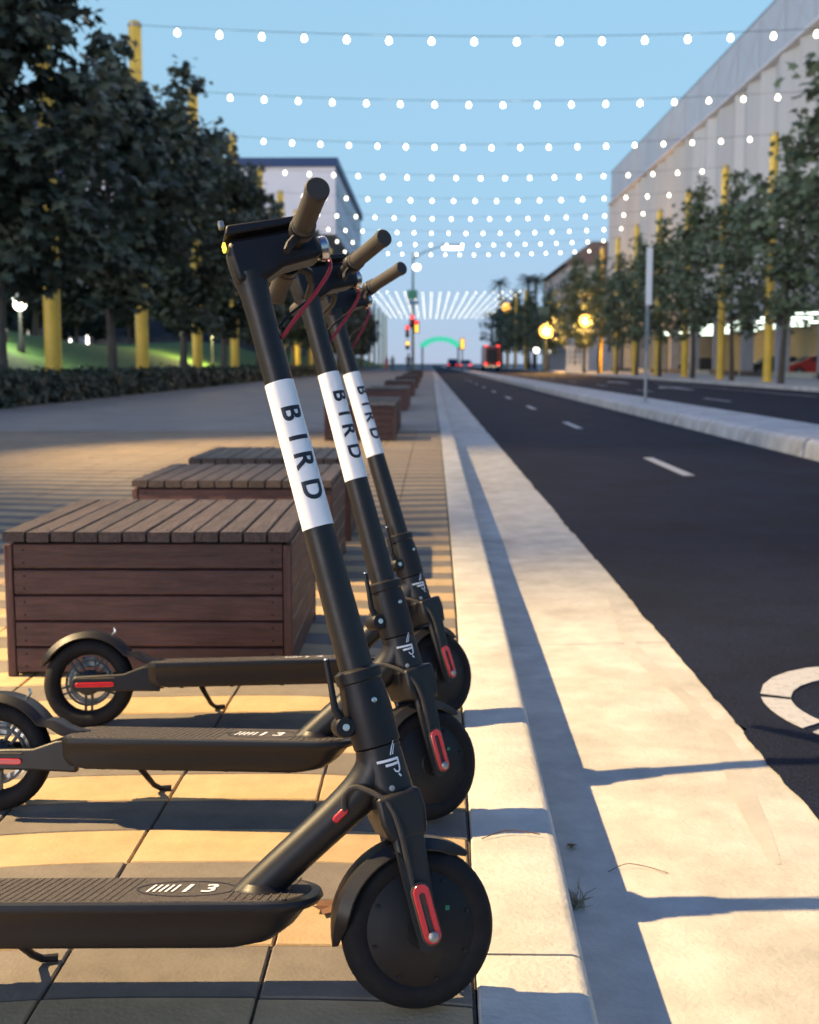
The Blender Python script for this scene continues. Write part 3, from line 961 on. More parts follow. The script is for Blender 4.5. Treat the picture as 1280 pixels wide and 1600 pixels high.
    rw = G().lathe(tyre_prof(0.108, 0.0205, 0.023), rax, 'Y', 56, True).build('rear_wheel', M['rubber'], root, True)
    gm = G()
    gm.lathe([(0.090, -0.015), (0.086, -0.017), (0.080, -0.014), (0.078, -0.005), (0.078, 0.005), (0.080, 0.014), (0.086, 0.017), (0.090, 0.015)], rax, 'Y', 48, True)
    gm.lathe([(0.026, -0.020), (0.030, -0.016), (0.030, 0.016), (0.026, 0.020), (0.012, 0.03), (0.012, -0.03)], rax, 'Y', 24, True)
    gm.lathe([(0.052, -0.004), (0.0565, -0.004), (0.0565, 0.004), (0.052, 0.004)], rax, 'Y', 40, True)
    for k in range(5):
        a = 2 * PI * k / 5 - PI / 2
        for dlt in (-0.0075, 0.0075):
            rot = Matrix.Rotation(-a, 3, 'Y')
            c = rax + rot @ Vector((0.054, 0, dlt))
            gm.box(c, (0.052, 0.010, 0.005), rot)
    gm.build('rim', M['darkmetal'], rw, True)
    G().lathe([(0.042, 0.0245), (0.055, 0.0245), (0.055, 0.0265), (0.042, 0.0265)], rax, 'Y', 36, True).build('brake_disc', M['chrome'], rw, True)
    G().box(rax + Vector((-0.005, 0.028, 0.048)), (0.034, 0.020, 0.026)).build('brake_caliper', M['galv'], root, bevel=0.004)
    tail = [(rx + 0.185, 0.1605, 0.05, 1), (rx + 0.160, 0.163, 0.1, 1), (rx + 0.140, 0.170, 0.3, 0.95), (rx + 0.122, 0.182, 0.62, 0.78)]
    vs, fs = fender(rax, 0.126, 36, 160, 0.034, 0.01, 0.10, tail=tail)
    rm = G().add(vs, fs).build('rear_mudguard', M['frame'], root, True)
    G().tube([(rx + 0.055, 0, 0.222), (rx + 0.062, 0, 0.232), (rx + 0.058, 0, 0.240)], 0.003, 8).build('hook', M['chrome'], rm, True)
    # kickstand on the far side
    tl = math.tan(lean)
    ft = 0.115
    gm = G().tube([(-0.585, 0.040, 0.100), (-0.578, 0.055, 0.078), (-0.562, ft - 0.012, ft * tl + 0.016), (-0.552, ft, ft * tl + 0.007), (-0.530, ft + 0.006, (ft + 0.006) * tl + 0.006)], [0.008, 0.0065, 0.0055, 0.0055, 0.006], 10)
    gm.build('kickstand', M['plastic'], root, True)
    return root

LEAN = R(9.5)
S1 = make_scooter((-0.014, 1.503, 0.0), R(1.4), R(12.3), R(13.7), 'nearest dark electric scooter, its whole front wheel and largest white sticker in view')
S2 = make_scooter((-0.006, 2.158, 0.0), R(-2.0), R(9.5), R(32), 'middle dark electric scooter, between the nearest one and the one beside the wooden box', led=False)
S3 = make_scooter((0.019, 2.80, 0.0), R(6.0), R(11.3), R(33), 'farthest dark electric scooter, its spoked rear wheel in front of the wooden box', led=False)

# ------------------------------------------------------------------ wooden box seats
BW, BD, BH = 0.805, 0.75, 0.415
def board(l, w, t):
    """a plank with softened edges, its length along local X"""
    c = 0.003
    pr = [(-w / 2 + c, -t / 2), (w / 2 - c, -t / 2), (w / 2, -t / 2 + c), (w / 2, t / 2 - c), (w / 2 - c, t / 2), (-w / 2 + c, t / 2), (-w / 2, t / 2 - c), (-w / 2, -t / 2 + c)]
    return G().prism(pr, lambda a, b, d: (d, a, b), -l / 2, l / 2)
NT = 12
tw = BW / NT
top_me = board(BD + 0.02, tw - 0.006, 0.028).mesh('top_board', M['wood_top'])
NS = 5
sh = (BH - 0.045) / NS
front_me = board(BW - 0.055, sh - 0.004, 0.02).mesh('side_board', M['wood_side'])
side_me = board(BD - 0.06, sh - 0.004, 0.02).mesh('side_board', M['wood_side'])
post_me = board(BH - 0.042, 0.024, 0.026).mesh('corner_post', M['wood_side'])
core_me = G().box((0, 0, (BH - 0.03) / 2 + 0.005), (BW - 0.05, BD - 0.05, BH - 0.04)).mesh('liner', M['dark_core'])
def place_board(me, name, par, c, ax, flat_):
    """ax: direction of length ('x','y','z'); flat_: normal direction of the wide face"""
    rot = {('x', 'z'): (0, 0, 0), ('y', 'z'): (0, 0, PI / 2), ('x', 'y'): (PI / 2, 0, 0), ('y', 'x'): (PI / 2, 0, PI / 2), ('z', 'y'): (0, -PI / 2, -PI / 2)}[(ax, flat_)]
    return link(name, me, par, c, rot)
def wooden_box(y, x=-0.787, detailed=True, label='', rz=0.0):
    root = empty('wooden_box_seat', (x, y + BD / 2, 0), (0, 0, rz))
    tag(root, label, 'box seat', 'wooden box seats along the kerb')
    rb = random.Random(int(y * 100))
    link('liner', core_me, root)
    if detailed:
        for i in range(NT):
            place_board(top_me, 'top_board', root, (-BW / 2 + tw * (i + 0.5), rb.uniform(-0.003, 0.003), BH - 0.014 + rb.uniform(-0.0012, 0.0012)), 'y', 'z')
        for i in range(NS):
            z = 0.012 + sh * (i + 0.5)
            for sgn in (-1, 1):
                place_board(front_me, 'side_board', root, (0, sgn * (BD / 2 - 0.012), z), 'x', 'y')
                place_board(side_me, 'side_board', root, (sgn * (BW / 2 - 0.012), 0, z), 'y', 'x')
        for sx in (-1, 1):
            for sy in (-1, 1):
                place_board(post_me, 'corner_post', root, (sx * (BW / 2 - 0.0125), sy * (BD / 2 - 0.013), BH / 2 - 0.018), 'z', 'y')
        sc = link('screws', screw_me, root); sc['kind'] = 'stuff'
    else:
        link('top_boards', JT, root); link('side_boards', JS, root)
    return root
gm = G()
for i in range(NS):
    z = 0.012 + sh * (i + 0.5)
    for sgn in (-1, 1):
        for dz in (-0.018, 0.018):
            gm.lathe([(0.0035, 0), (0.0035, -0.0012)], (sgn * (BW / 2 - 0.055), -BD / 2 + 0.0025, z + dz), 'Y', 8)
for i in range(NT):
    for yy in (-BD / 2 + 0.035, BD / 2 - 0.035):
        for dx in (-0.016, 0.016):
            gm.lathe([(0.0032, 0), (0.0032, 0.0012)], (-BW / 2 + tw * (i + 0.5) + dx, yy, BH - 0.0005), 'Z', 8)
screw_me = gm.mesh('screws', M['dark_core'])
gm = G()
for i in range(NT):
    b = board(BD + 0.02, tw - 0.006, 0.028); b.xform(Matrix.Translation((-BW / 2 + tw * (i + 0.5), 0, BH - 0.014)) @ Matrix.Rotation(PI / 2, 4, 'Z')); gm.add(b.v, b.f)
JT = gm.mesh('top_boards', M['wood_top'])
gm = G()
for i in range(NS):
    gm.box((0, 0, 0.012 + sh * (i + 0.5)), (BW - 0.004, BD - 0.004, sh - 0.005))
JS = gm.mesh('side_boards', M['wood_side'])
box_ys = [3.16, 4.57, 5.66, 13.1, 14.25, 15.4, 21.5, 22.65, 23.8, 31, 32.2, 33.4, 41, 42.2, 43.4, 52, 53.2, 54.4, 66, 67.2, 80, 81.2]
for i, y in enumerate(box_ys):
    lab = ['large dark wooden box seat right behind the scooters, nearest of the row', 'wooden box seat second in the row, its dark top rising behind the nearest box',
           'wooden box seat third in the row, top edge just showing beyond the second'][i] if i < 3 else \
          '%s wooden box seat in the kerbside row counting from the camera' % ORD[i] if i < 22 else ''
    wooden_box(y, detailed=i < 6, label=lab, rz=R(0.6) if i == 0 else 0)

# ------------------------------------------------------------------ yellow poles and festoon strings
PXL, PXR, PTOP = -9.4, 16.3, 11.75
pole_me = G().lathe([(0.205, 0.0), (0.205, 11.62), (0.195, 11.70), (0.12, 11.75), (0.001, 11.76)], (0, 0, 0), 'Z', 24).mesh('pole', M['yellow'], True)
plate_me = G().lathe([(0.34, 0.0), (0.34, 0.03), (0.23, 0.032), (0.215, 0.06)], (0, 0, 0), 'Z', 24).mesh('base_plate', M['yellow'], True)
band_me = G().lathe([(0.206, 11.56), (0.222, 11.56), (0.222, 11.64), (0.206, 11.64)], (0, 0, 0), 'Z', 24).mesh('cable_band', M['galv'], True)
def yellow_pole(x, y, label, group):
    r = empty('festoon_pole', (x, y, 0))
    tag(r, label, 'pole', group)
    link('pole', pole_me, r); link('base_plate', plate_me, r); link('cable_band', band_me, r)
near_D = [37.9 + 9.04 * k for k in range(9)]
far_D = [172 + 9.3 * k for k in range(11)]
Ls = [28.86] + near_D
for k, y in enumerate(Ls):
    yellow_pole(PXL, y, '%s tall yellow pole in the hedge on the left, counting from the camera' % ORD[k], 'yellow poles in the left hedge')
for k, y in enumerate(near_D):
    yellow_pole(PXR, y, '%s tall yellow pole along the right pavement, counting from the camera' % ORD[k] if k > 1 else 'tall yellow pole just outside the right edge, %s of its row' % ORD[k], 'yellow poles on the right pavement')
for k, y in enumerate(far_D):
    if k % 2 == 0:
        yellow_pole(PXL - 0.4, y, 'far yellow pole on the left beyond the crossing, %s of its row' % ORD[k // 2], 'far yellow poles left')
        yellow_pole(PXR - 2, y, 'far yellow pole on the right beyond the crossing, %s of its row' % ORD[k // 2], 'far yellow poles right')

bulb_me = G().lathe([(0.016, 0.08), (0.034, 0.055), (0.072, -0.012), (0.084, -0.062), (0.077, -0.105), (0.046, -0.138), (0.001, -0.15)], (0, 0, -0.12), 'Z', 14).mesh('bulb', M['bulb'], True)
bulb_far_me = bulb_me.copy(); bulb_far_me.materials.clear(); bulb_far_me.materials.append(M['bulb_far'])
sock_me = G().lathe([(0.012, 0.02), (0.03, 0.0), (0.034, -0.05), (0.026, -0.06)], (0, 0, 0), 'Z', 10).mesh('socket', M['darkmetal'], True)
def string_light(xa, xb, y, ztop, n, sag, label, group, sockets=False, watts=0.0, off=0.0):
    r = empty('festoon_string', ((xa + xb) / 2, y, ztop))
    tag(r, label, 'string lights', group)
    L_ = xb - xa
    if watts:                                                # the light its bulbs give off, gathered at five of them
        for q in range(5):
            ld = bpy.data.lights.new('bulb_light', 'POINT'); ld.energy = watts / 5; ld.color = (1.0, 0.88, 0.74); ld.shadow_soft_size = 0.3
            lo = bpy.data.objects.new('bulb_light', ld); C.objects.link(lo); lo.parent = r; lo.location = (L_ * (q / 5 - 0.4), 0, -0.75)
    def zz(t): return -sag * 4 * t * (1 - t)
    pts = [(L_ * (i / 24 - 0.5), 0, zz(i / 24)) for i in range(25)]
    G().tube(pts, 0.009, 5, False).build('cable', M['darkmetal'], r)
    for i in range(n):
        x = off + (i + 0.5) * 1.353 if n == 19 else L_ * (i + 0.5) / n
        t = x / L_
        if t > 0.985: break
        bo = link('bulb', bulb_far_me if n == 18 else bulb_me, r, (x - L_ / 2, 0, zz(t)))
        if n == 18: bo.scale = (0.7, 0.7, 0.7)
        if sockets: link('socket', sock_me, r, (x - L_ / 2, 0, zz(t)))
for k, y in enumerate(near_D):
    string_light(PXL + 0.2, PXR - 0.2, y, 11.62, 19, 0.40, 'string of white bulbs across the street, %s row from the camera' % ORD[k], 'near string lights across the street', sockets=k < 4, watts=STRING_W,
                 off=[0.48, 0.62, 0.66, 0.55, 0.6, 0.64, 0.6, 0.58, 0.6][k])
for k, y in enumerate([10.78, 19.82, 28.86]):
    string_light(PXL + 0.2, PXR - 0.2, y, 11.62, 19, 0.40, 'string of white bulbs overhead, above the top edge of the view, %s from the camera' % ORD[k], 'overhead string lights', off=0.6, watts=STRING_W)
for k, y in enumerate(far_D):
    string_light(PXL, PXR - 2.2, y, 11.6, 18, 0.3, 'string of white bulbs beyond the traffic lights, %s row of the far group' % ORD[k], 'far string lights across the street')

# ------------------------------------------------------------------ trees
LEAF = [(0, -0.5), (0.16, -0.30), (0.50, -0.34), (0.36, -0.08), (0.62, 0.16), (0.30, 0.20), (0.16, 0.36), (0.0, 0.78), (-0.16, 0.36), (-0.30, 0.20), (-0.62, 0.16), (-0.36, -0.08), (-0.50, -0.34), (-0.16, -0.30)]
def leaves_mesh(name, items, m, shape=LEAF, fold=0.28, rnd_=None):
    """items: (pos, normal, size); star-shaped leaf fans written straight into one mesh"""
    vs, fs = [], []
    n = len(shape)
    for p, nrm, size, spin in items:
        a = nrm.orthogonal().normalized()
        b = nrm.cross(a)
        ca, sa = math.cos(spin), math.sin(spin)
        ux = a * ca + b * sa; uy = b * ca - a * sa
        o = len(vs)
        vs.append(p)
        for (x, y) in shape:
            vs.append(p + ux * (x * size) + uy * (y * size) - nrm * (fold * size * (abs(x) + 0.3 * y * y)))
        fs += [(o, o + 1 + k, o + 1 + (k + 1) % n) for k in range(n)]
    me = bpy.data.meshes.new(name)
    me.from_pydata(vs, [], fs)
    me.materials.append(m)
    return me

def make_tree(seed, H, base, rad, nclump, per, leaf, m, trunk_r=0.13, spread=0.42, lean_=0.0, conic=0.0):
    """returns (trunk mesh, limbs mesh, crown mesh)"""
    r = random.Random(seed)
    def crown_r(t):
        e = math.sin(PI * min(1, (t * 0.86 + 0.14))) ** 0.75
        return rad * (e * (1 - conic) + conic * (1.05 - t) * min(1, t * 5 + 0.35))
    tp = []
    x = y = 0
    for i in range(9):
        t = i / 8
        tp.append(Vector((x, y, H * 0.93 * t)))
        x += r.uniform(-0.07, 0.07) + lean_; y += r.uniform(-0.07, 0.07)
    def trunk_at(z):
        t = min(0.999, z / (H * 0.93)) * 8
        k = int(t)
        return tp[k].lerp(tp[k + 1], t - k)
    trunk = G().tube([Vector((0, 0, -0.05))] + [p for p in tp[1:]], [trunk_r * 1.25] + [trunk_r * (1 - 0.85 * i / 8) for i in range(1, 9)], 10).mesh('trunk', M['bark'], True)
    gl = G()
    cl = []
    nl = 24
    for i in range(nl):
        t = (i + 0.5) / nl
        z0 = base * 0.92 + (H * 0.9 - base) * t * 0.92
        a = i * 2.39996 + r.uniform(-0.3, 0.3)
        rr = crown_r(t) * r.uniform(0.58, 1.28)
        p0 = trunk_at(z0)
        rise = rr * r.uniform(0.25, 0.75)
        p2 = p0 + Vector((math.cos(a) * rr, math.sin(a) * rr, rise))
        p1 = p0.lerp(p2, 0.5) + Vector((0, 0, -0.08 * rr + r.uniform(-0.1, 0.15)))
        gl.tube([p0, p1, p2], [trunk_r * 0.36 * (1 - t * 0.6), trunk_r * 0.22 * (1 - t * 0.6), 0.012], 6, False)
        for q in range(max(2, nclump // nl)):
            f = r.uniform(0.30, 1.06) ** 0.8
            p = p0.lerp(p1, f * 2) if f < 0.5 else p1.lerp(p2, f * 2 - 1)
            side = Vector((r.gauss(0, 0.30), r.gauss(0, 0.30), r.gauss(0, 0.26))) * rad * 0.42
            cp = p + side
            if cp.z < base * 0.9: cp.z = base * 0.9 + r.random() * 0.3
            gl.tube([p, p.lerp(cp, 0.5) + Vector((0, 0, 0.04)), cp], [0.014, 0.009, 0.004], 4, False)
            cl.append(cp)
    for q in range(8):
        cl.append(tp[8] + Vector((r.gauss(0, 0.25), r.gauss(0, 0.25), r.uniform(-0.9, 0.75) * H * 0.06)))
    items = []
    for c in cl:
        sc = r.uniform(0.6, 1.25)
        for q in range(int(per * sc)):
            d = Vector((r.gauss(0, 1), r.gauss(0, 1), r.gauss(0, 0.75)))
            p = c + d * spread * sc * 0.62
            if p.z < base * 0.85: continue
            out = Vector((p.x, p.y, 0))
            nrm = Vector((r.gauss(0, 0.55), r.gauss(0, 0.55), 0.75)) + out.normalized() * 0.45 if out.length > 0.01 else Vector((0, 0, 1))
            items.append((p, nrm.normalized(), leaf * r.uniform(0.6, 1.25), r.uniform(0, 2 * PI)))
    crown = leaves_mesh('crown', items, m)
    return trunk, gl.mesh('limbs', M['bark'], True), crown

TL = [make_tree(11, 10.5, 2.5, 2.45, 288, 28, 0.29, M['leaf'], 0.15, 0.42, conic=0.25),
      make_tree(23, 11.9, 2.4, 2.3, 264, 27, 0.29, M['leaf'], 0.15, 0.42, conic=0.28),
      make_tree(37, 11.2, 2.4, 2.3, 264, 27, 0.29, M['leaf'], 0.14, 0.42, conic=0.22)]
TR = [make_tree(51, 11.6, 2.6, 2.95, 192, 15, 0.28, M['leaf_r'], 0.13, 0.40, conic=0.6),
      make_tree(67, 12.0, 2.6, 2.95, 192, 15, 0.28, M['leaf_r'], 0.13, 0.40, conic=0.7),
      make_tree(79, 10.8, 2.5, 2.95, 192, 15, 0.28, M['leaf_r'], 0.13, 0.40, conic=0.5)]
def place_tree(kind, x, y, z, rz, sc, label, group, name='street_tree'):
    r = empty(name, (x, y, z), (0, 0, rz))
    r.scale = (sc, sc, sc) if not hasattr(sc, '__len__') else sc
    tag(r, label, 'tree', group)
    link('trunk', kind[0], r); link('limbs', kind[1], r); link('crown', kind[2], r)
    return r
rt = random.Random(5)
lt = [(24.0, 0, 1.03), (32.6, 0, 0.98), (41.4, 1, 0.98), (50.2, 2, 1.0)] + [(59.0 + 8.8 * k, (k + 1) % 3, 0.90 + 0.06 * rt.random()) for k in range(12)]
for k, (y, kd, sc) in enumerate(lt):
    place_tree(TL[kd], -9.1 + rt.uniform(-0.15, 0.15) - (0.05 if k == 0 else 0), y * 1.027, 0, rt.uniform(0, 6.28) if k else 1.0, sc,
               '%s dense dark green tree in the left row, counting from the camera' % ORD[k], 'dark trees behind the hedge')
rts = [(40.8, 1, 1.34), (49.6, 2, 1.0), (58.4, 0, 0.93), (67.2, 1, 0.98), (76.0, 0, 0.92), (84.8, 2, 0.97), (93.6, 0, 0.86), (102.4, 1, 0.9), (112, 2, 1.0), (121, 1, 1.05)]
for k, (y, kd, sc) in enumerate(rts):
    place_tree(TR[kd], 15.6 + rt.uniform(-0.2, 0.2), y * 1.027, 0, rt.uniform(0, 6.28), sc, '%s leafy tree between the yellow poles on the right, counting from the camera' % ORD[k], 'trees on the right pavement')
for k, (x, y, sc) in enumerate([(14.4, 140, 0.8), (15.6, 152, 0.9), (14.3, 165, 0.98), (15.6, 178, 1.05), (14.4, 192, 1.1), (15.4, 208, 1.15), (14.4, 226, 1.2)]):
    place_tree(TR[k % 3], x, y, 0, rt.uniform(0, 6.28), (sc * 1.15, sc * 1.15, sc), '%s dark roadside tree past the orange lamps, counting away' % ORD[k], 'far trees beyond the crossing')
for k in range(16):                                        # park trees on the mound
    x = -20 - (k * 7.3) % 26; y = 34 + k * 8.5
    place_tree(TL[k % 3], x, y, mound(x, y) - 0.1, rt.uniform(0, 6.28), (1.15, 1.15, 0.8 + 0.1 * rt.random()), '%s dark park tree on the grass mound behind the hedge, counting away' % ORD[k], 'park trees on the mound', 'park_tree')
for k in range(14):
    place_tree(TL[(k + 1) % 3], -46 - (k * 5.1) % 12, 62 + k * 13, 2.6, rt.uniform(0, 6.28), (1.2, 1.2, 0.95), '%s dark tree at the back of the park, counting away' % ORD[k], 'back row of park trees', 'park_tree')

def palm(x, y, h, label):
    r_ = random.Random(int(x * 10 + y))
    root = empty('palm_tree', (x, y, 0)); tag(root, label, 'palm tree', 'palms beyond the crossing')
    G().tube([(0, 0, -0.05), (0.1, 0, h * 0.4), (0.15, 0.1, h * 0.8), (0.2, 0.1, h)], [0.32, 0.24, 0.2, 0.22], 10).build('trunk', M['bark'], root, True)
    vs, fs = [], []
    for k in range(34):
        a = k * 2.399; el = r_.uniform(-0.5, 1.1)
        L_ = r_.uniform(2.0, 2.7)
        pts = []
        for q in range(7):
            t = q / 6
            rr = L_ * t * math.cos(el * (1 - 0.3 * t)); zz = L_ * t * math.sin(el) - 1.25 * t * t * L_ * 0.42
            pts.append(Vector((0.2 + rr * math.cos(a), 0.1 + rr * math.sin(a), h + zz)))
        sd_ = Vector((-math.sin(a), math.cos(a), 0))
        for q in range(1, 7):
            for sg in (-1, 1):
                for w in range(2):
                    b = pts[q - 1].lerp(pts[q], 0.5 * w)
                    tip = b + sd_ * sg * (0.55 - 0.05 * q) + (pts[q] - pts[q - 1]) * 0.9 + Vector((0, 0, -0.22))
                    o = len(vs)
                    vs += [b, b + (pts[q] - pts[q - 1]) * 0.28, tip]; fs.append((o, o + 1, o + 2))
    me = bpy.data.meshes.new('crown'); me.from_pydata(vs, [], fs); me.materials.append(M['palm'])
    link('crown', me, root)
palm(14.0, 232, 17.0, 'tall palm rising behind the far string lights')
palm(16.9, 186, 14.2, 'palm close to the cream building')
palm(13.2, 246, 11.0, 'low palm at the left end of the far trees')
palm(17.3, 205, 15.5, 'palm half hidden by roadside trees')

# hedge on the left
hr = random.Random(8)
items = []
QUAD = [(-0.4, -0.5), (0.4, -0.5), (0.5, 0.2), (0, 0.7), (-0.5, 0.2)]
for k in range(26000):
    y = 19 + 90 * hr.random() ** 1.9
    side = hr.random()
    bump = 0.10 * math.sin(y * 1.7) + 0.08 * math.sin(y * 4.1 + 1)
    if side < 0.55:
        x = -8.42 + hr.gauss(0, 0.09) + bump * 0.5; z = hr.uniform(0.02, 0.60 + bump * 0.5)
        nn = Vector((1, hr.gauss(0, 0.5), hr.gauss(0.4, 0.5)))
    else:
        x = hr.uniform(-10.3, -8.35); z = 0.60 + bump * 0.6 + hr.gauss(0, 0.06)
        nn = Vector((hr.gauss(0, 0.5), hr.gauss(0, 0.5), 1))
    items.append((Vector((x, y, z)), nn.normalized(), hr.uniform(0.05, 0.11) * (1 + (y - 19) / 60), hr.uniform(0, 6.28)))
hedge = empty('hedge', (-9.3, 19, 0)); tag(hedge, 'low dark clipped hedge along the left edge of the paving', 'hedge')
hf = link('foliage', leaves_mesh('foliage', items, M['hedge'], QUAD, 0.2), hedge, (9.3, -19, 0)); hf['kind'] = 'stuff'
G().box((-9.38, 110, 0.27), (1.75, 182, 0.54)).xform(Matrix.Translation((9.3, -19, 0))).build('stems', M['hedge'], hedge)

# ------------------------------------------------------------------ right building with pleated metal screen
BX = 22.0
bld = empty('screen_building', (BX, 90, 0)); tag(bld, 'large grey building with a pleated metal screen facade along the right side', 'building')
def B(gm, nm, m, smooth=False):
    gm.xform(Matrix.Translation((-BX, -90, 0)))
    return gm.build(nm, m, bld, smooth)
rb = random.Random(3)
y = 30.0
k = 0
while y < 143.5:
    w = rb.choice([1.3, 1.8, 2.4, 2.0])
    y2 = min(144, y + w)
    d0 = 0.0 if k % 2 == 0 else 0.42
    d1 = 0.42 if k % 2 == 0 else 0.0
    d0 += rb.uniform(-0.05, 0.05); d1 += rb.uniform(-0.05, 0.05)
    z0 = 4.4 + rb.uniform(-0.1, 0.1)
    gm = G().add([(BX + d0, y, z0), (BX + d1, y2 - 0.03, z0), (BX + d1, y2 - 0.03, 20.1), (BX + d0, y, 20.1),
                  (BX + d0 + 0.06, y, z0), (BX + d1 + 0.06, y2 - 0.03, z0), (BX + d1 + 0.06, y2 - 0.03, 20.1), (BX + d0 + 0.06, y, 20.1)],
                 [(0, 1, 2, 3), (4, 7, 6, 5), (0, 4, 5, 1), (3, 2, 6, 7), (0, 3, 7, 4), (1, 5, 6, 2)])
    B(gm, 'screen_panel', M['screen'])
    y = y2; k += 1
y = 30.0
while y < 143:
    B(G().box((BX + 0.25, y + 2.85, 22.2), (0.03, 5.6, 3.8)), 'mesh_panel', M['mesh'])
    B(G().tube([(BX + 0.55, y, 20.3), (BX + 0.55, y + 5.7, 24.0)], 0.04, 6).tube([(BX + 0.55, y + 5.7, 20.3), (BX + 0.55, y, 24.0)], 0.04, 6).tube([(BX + 0.5, y, 20.3), (BX + 0.5, y, 24.05)], 0.07, 6), 'brace', M['galv'])
    y += 5.7
B(G().box((BX + 0.3, 87, 24.12), (0.14, 114.4, 0.1)), 'top_rail', M['galv'])
B(G().box((BX + 0.2, 87, 20.2), (0.75, 114.2, 0.14)), 'roof_edge', M['white_wall'])
B(G().box((BX + 19, 87, 12.4), (36.9, 113.6, 15.4)), 'core', M['grey_wall'])
B(G().box((BX + 8.0, 87, 4.55), (15, 113.6, 0.28)), 'floor_slab', M['grey_wall'])
B(G().box((BX + 14, 87, 2.2), (0.3, 113, 4.4)), 'back_wall', M['garage_wall'])
for q in range(14):
    yc = 34 + q * 8.3
    B(G().box((BX + 0.9, yc, 2.2), (0.75, 0.75, 4.4)), 'column', M['grey_wall'])
    B(G().box((BX + 7.5, yc + 4.1, 4.28), (9, 0.16, 0.1)), 'ceiling_light', M['tube_glow'])
    B(G().box((BX + 0.35, yc + 4.15, 0.18), (0.12, 7.4, 0.36)), 'parapet', M['garage_wall'] if q % 3 == 1 else M['darkmetal'])
B(G().box((BX + 8.0, 143.2, 2.2), (15.2, 0.3, 4.3)), 'end_wall', M['grey_wall'])
B(G().lathe([(0.9, 0), (0.9, 2.6), (0.7, 3.0)], (BX + 6, 136, 24), 'Z', 12), 'roof_unit', M['galv'])

# ------------------------------------------------------------------ white building on the left, far
wb = empty('white_building', (-22, 190, 0)); tag(wb, 'white modern building with dark blue roof band far on the left', 'building')
def WBp(gm, nm, m, smooth=False):
    gm.xform(Matrix.Translation((22, -190, 0)))
    return gm.build(nm, m, wb, smooth)
WBp(G().box((-31.0, 193, 23.4), (36, 60, 9.2)), 'upper_volume', M['white_wall'])
WBp(G().box((-31.0, 193, 28.6), (36.8, 60.8, 1.2)), 'roof_band', M['blue_trim'])
WBp(G().box((-33.0, 195, 9.35), (32, 56, 18.7)), 'lower_volume', M['window'])
for q in range(9):
    WBp(G().box((-17.1, 168 + q * 6.6, 9.4), (0.5, 0.9, 18.6)), 'pier', M['grey_wall'])
for j in range(2):
    for q in range(13):
        WBp(G().box((-12.96, 166.5 + q * 4.5, 21.4 + j * 3.9), (0.16, 1.7, 1.8)), 'window', M['window'])
WBp(G().prism([(-62, 28.9), (-35.4, 28.9), (-35.4, 35.5), (-38.8, 38.6), (-44, 38.6), (-62, 38.6)], lambda a, b, d: Vector((a, d, b)), 178, 205), 'plant_room', M['blue_trim'])
WBp(G().lathe([(0.01, 0), (1.7, 0.1), (1.7, 1.6), (0.6, 2.3), (0.01, 2.4)], (-34.0, 176, 29.3), 'Z', 20), 'roof_vent', M['blue_trim'], True)

# long low dark building at the back of the park
pb = empty('park_building', (-64, 150, 0)); tag(pb, 'long low dark building behind the park trees on the left', 'building')
G().box((-4, 0, 5.6), (10, 260, 11.2)).build('wall', M['car_dark'], pb)
G().box((-4, 0, 11.4), (11, 261, 0.4)).build('roof', M['darkmetal'], pb)
for q in range(22):
    G().box((1.04, -112 + q * 10.3, 5.0), (0.12, 0.5 + 0.25 * (q % 3), 2.6)).build('lit_window', M['lamp_white'], pb)
# cream buildings far on the right
cb = empty('cream_building', (19, 190, 0)); tag(cb, 'cream building with a pitched roof beyond the right-hand trees', 'building')
def CBp(gm, nm, m):
    gm.xform(Matrix.Translation((-19, -190, 0)))
    return gm.build(nm, m, cb)
CBp(G().box((27, 183, 7.4), (14.5, 34, 14.8)), 'wall', M['cream_wall'])
CBp(G().prism([(18.9, 14.8), (35.1, 14.8), (31, 18.0), (23, 18.0)], lambda a, b, d: Vector((a, d, b)), 165.4, 200.6), 'roof', M['roof'])
for j in range(3):
    for q in range(6):
        CBp(G().box((19.72, 169 + q * 5.4, 3.6 + j * 4.2), (0.14, 1.6, 2.2)), 'window', M['window'])
    for q in range(3):
        CBp(G().box((22 + q * 4.4, 165.96, 3.6 + j * 4.2), (1.6, 0.14, 2.2)), 'window', M['window'])

# ------------------------------------------------------------------ sign post on the median
sp = empty('sign_post', (4.62, 24.7, MZ)); tag(sp, 'slim grey sign post with a tall narrow panel seen edge-on on the median', 'sign')
G().tube([(0, 0, 0), (0, 0, 3.25)], 0.035, 10).build('post', M['galv'], sp, True)
G().box((0.02, -0.05, 2.66), (0.135, 0.02, 1.2), Matrix.Rotation(R(14), 3, 'Z')).build('sign_panel', M['white_paint'], sp, bevel=0.004)
G().box((0.0, -0.045, 1.55), (0.075, 0.015, 0.9), Matrix.Rotation(R(14), 3, 'Z')).build('lower_panel', M['galv'], sp)
G().box((0, 0, 0.01), (0.18, 0.18, 0.02)).build('foot_plate', M['galv'], sp)

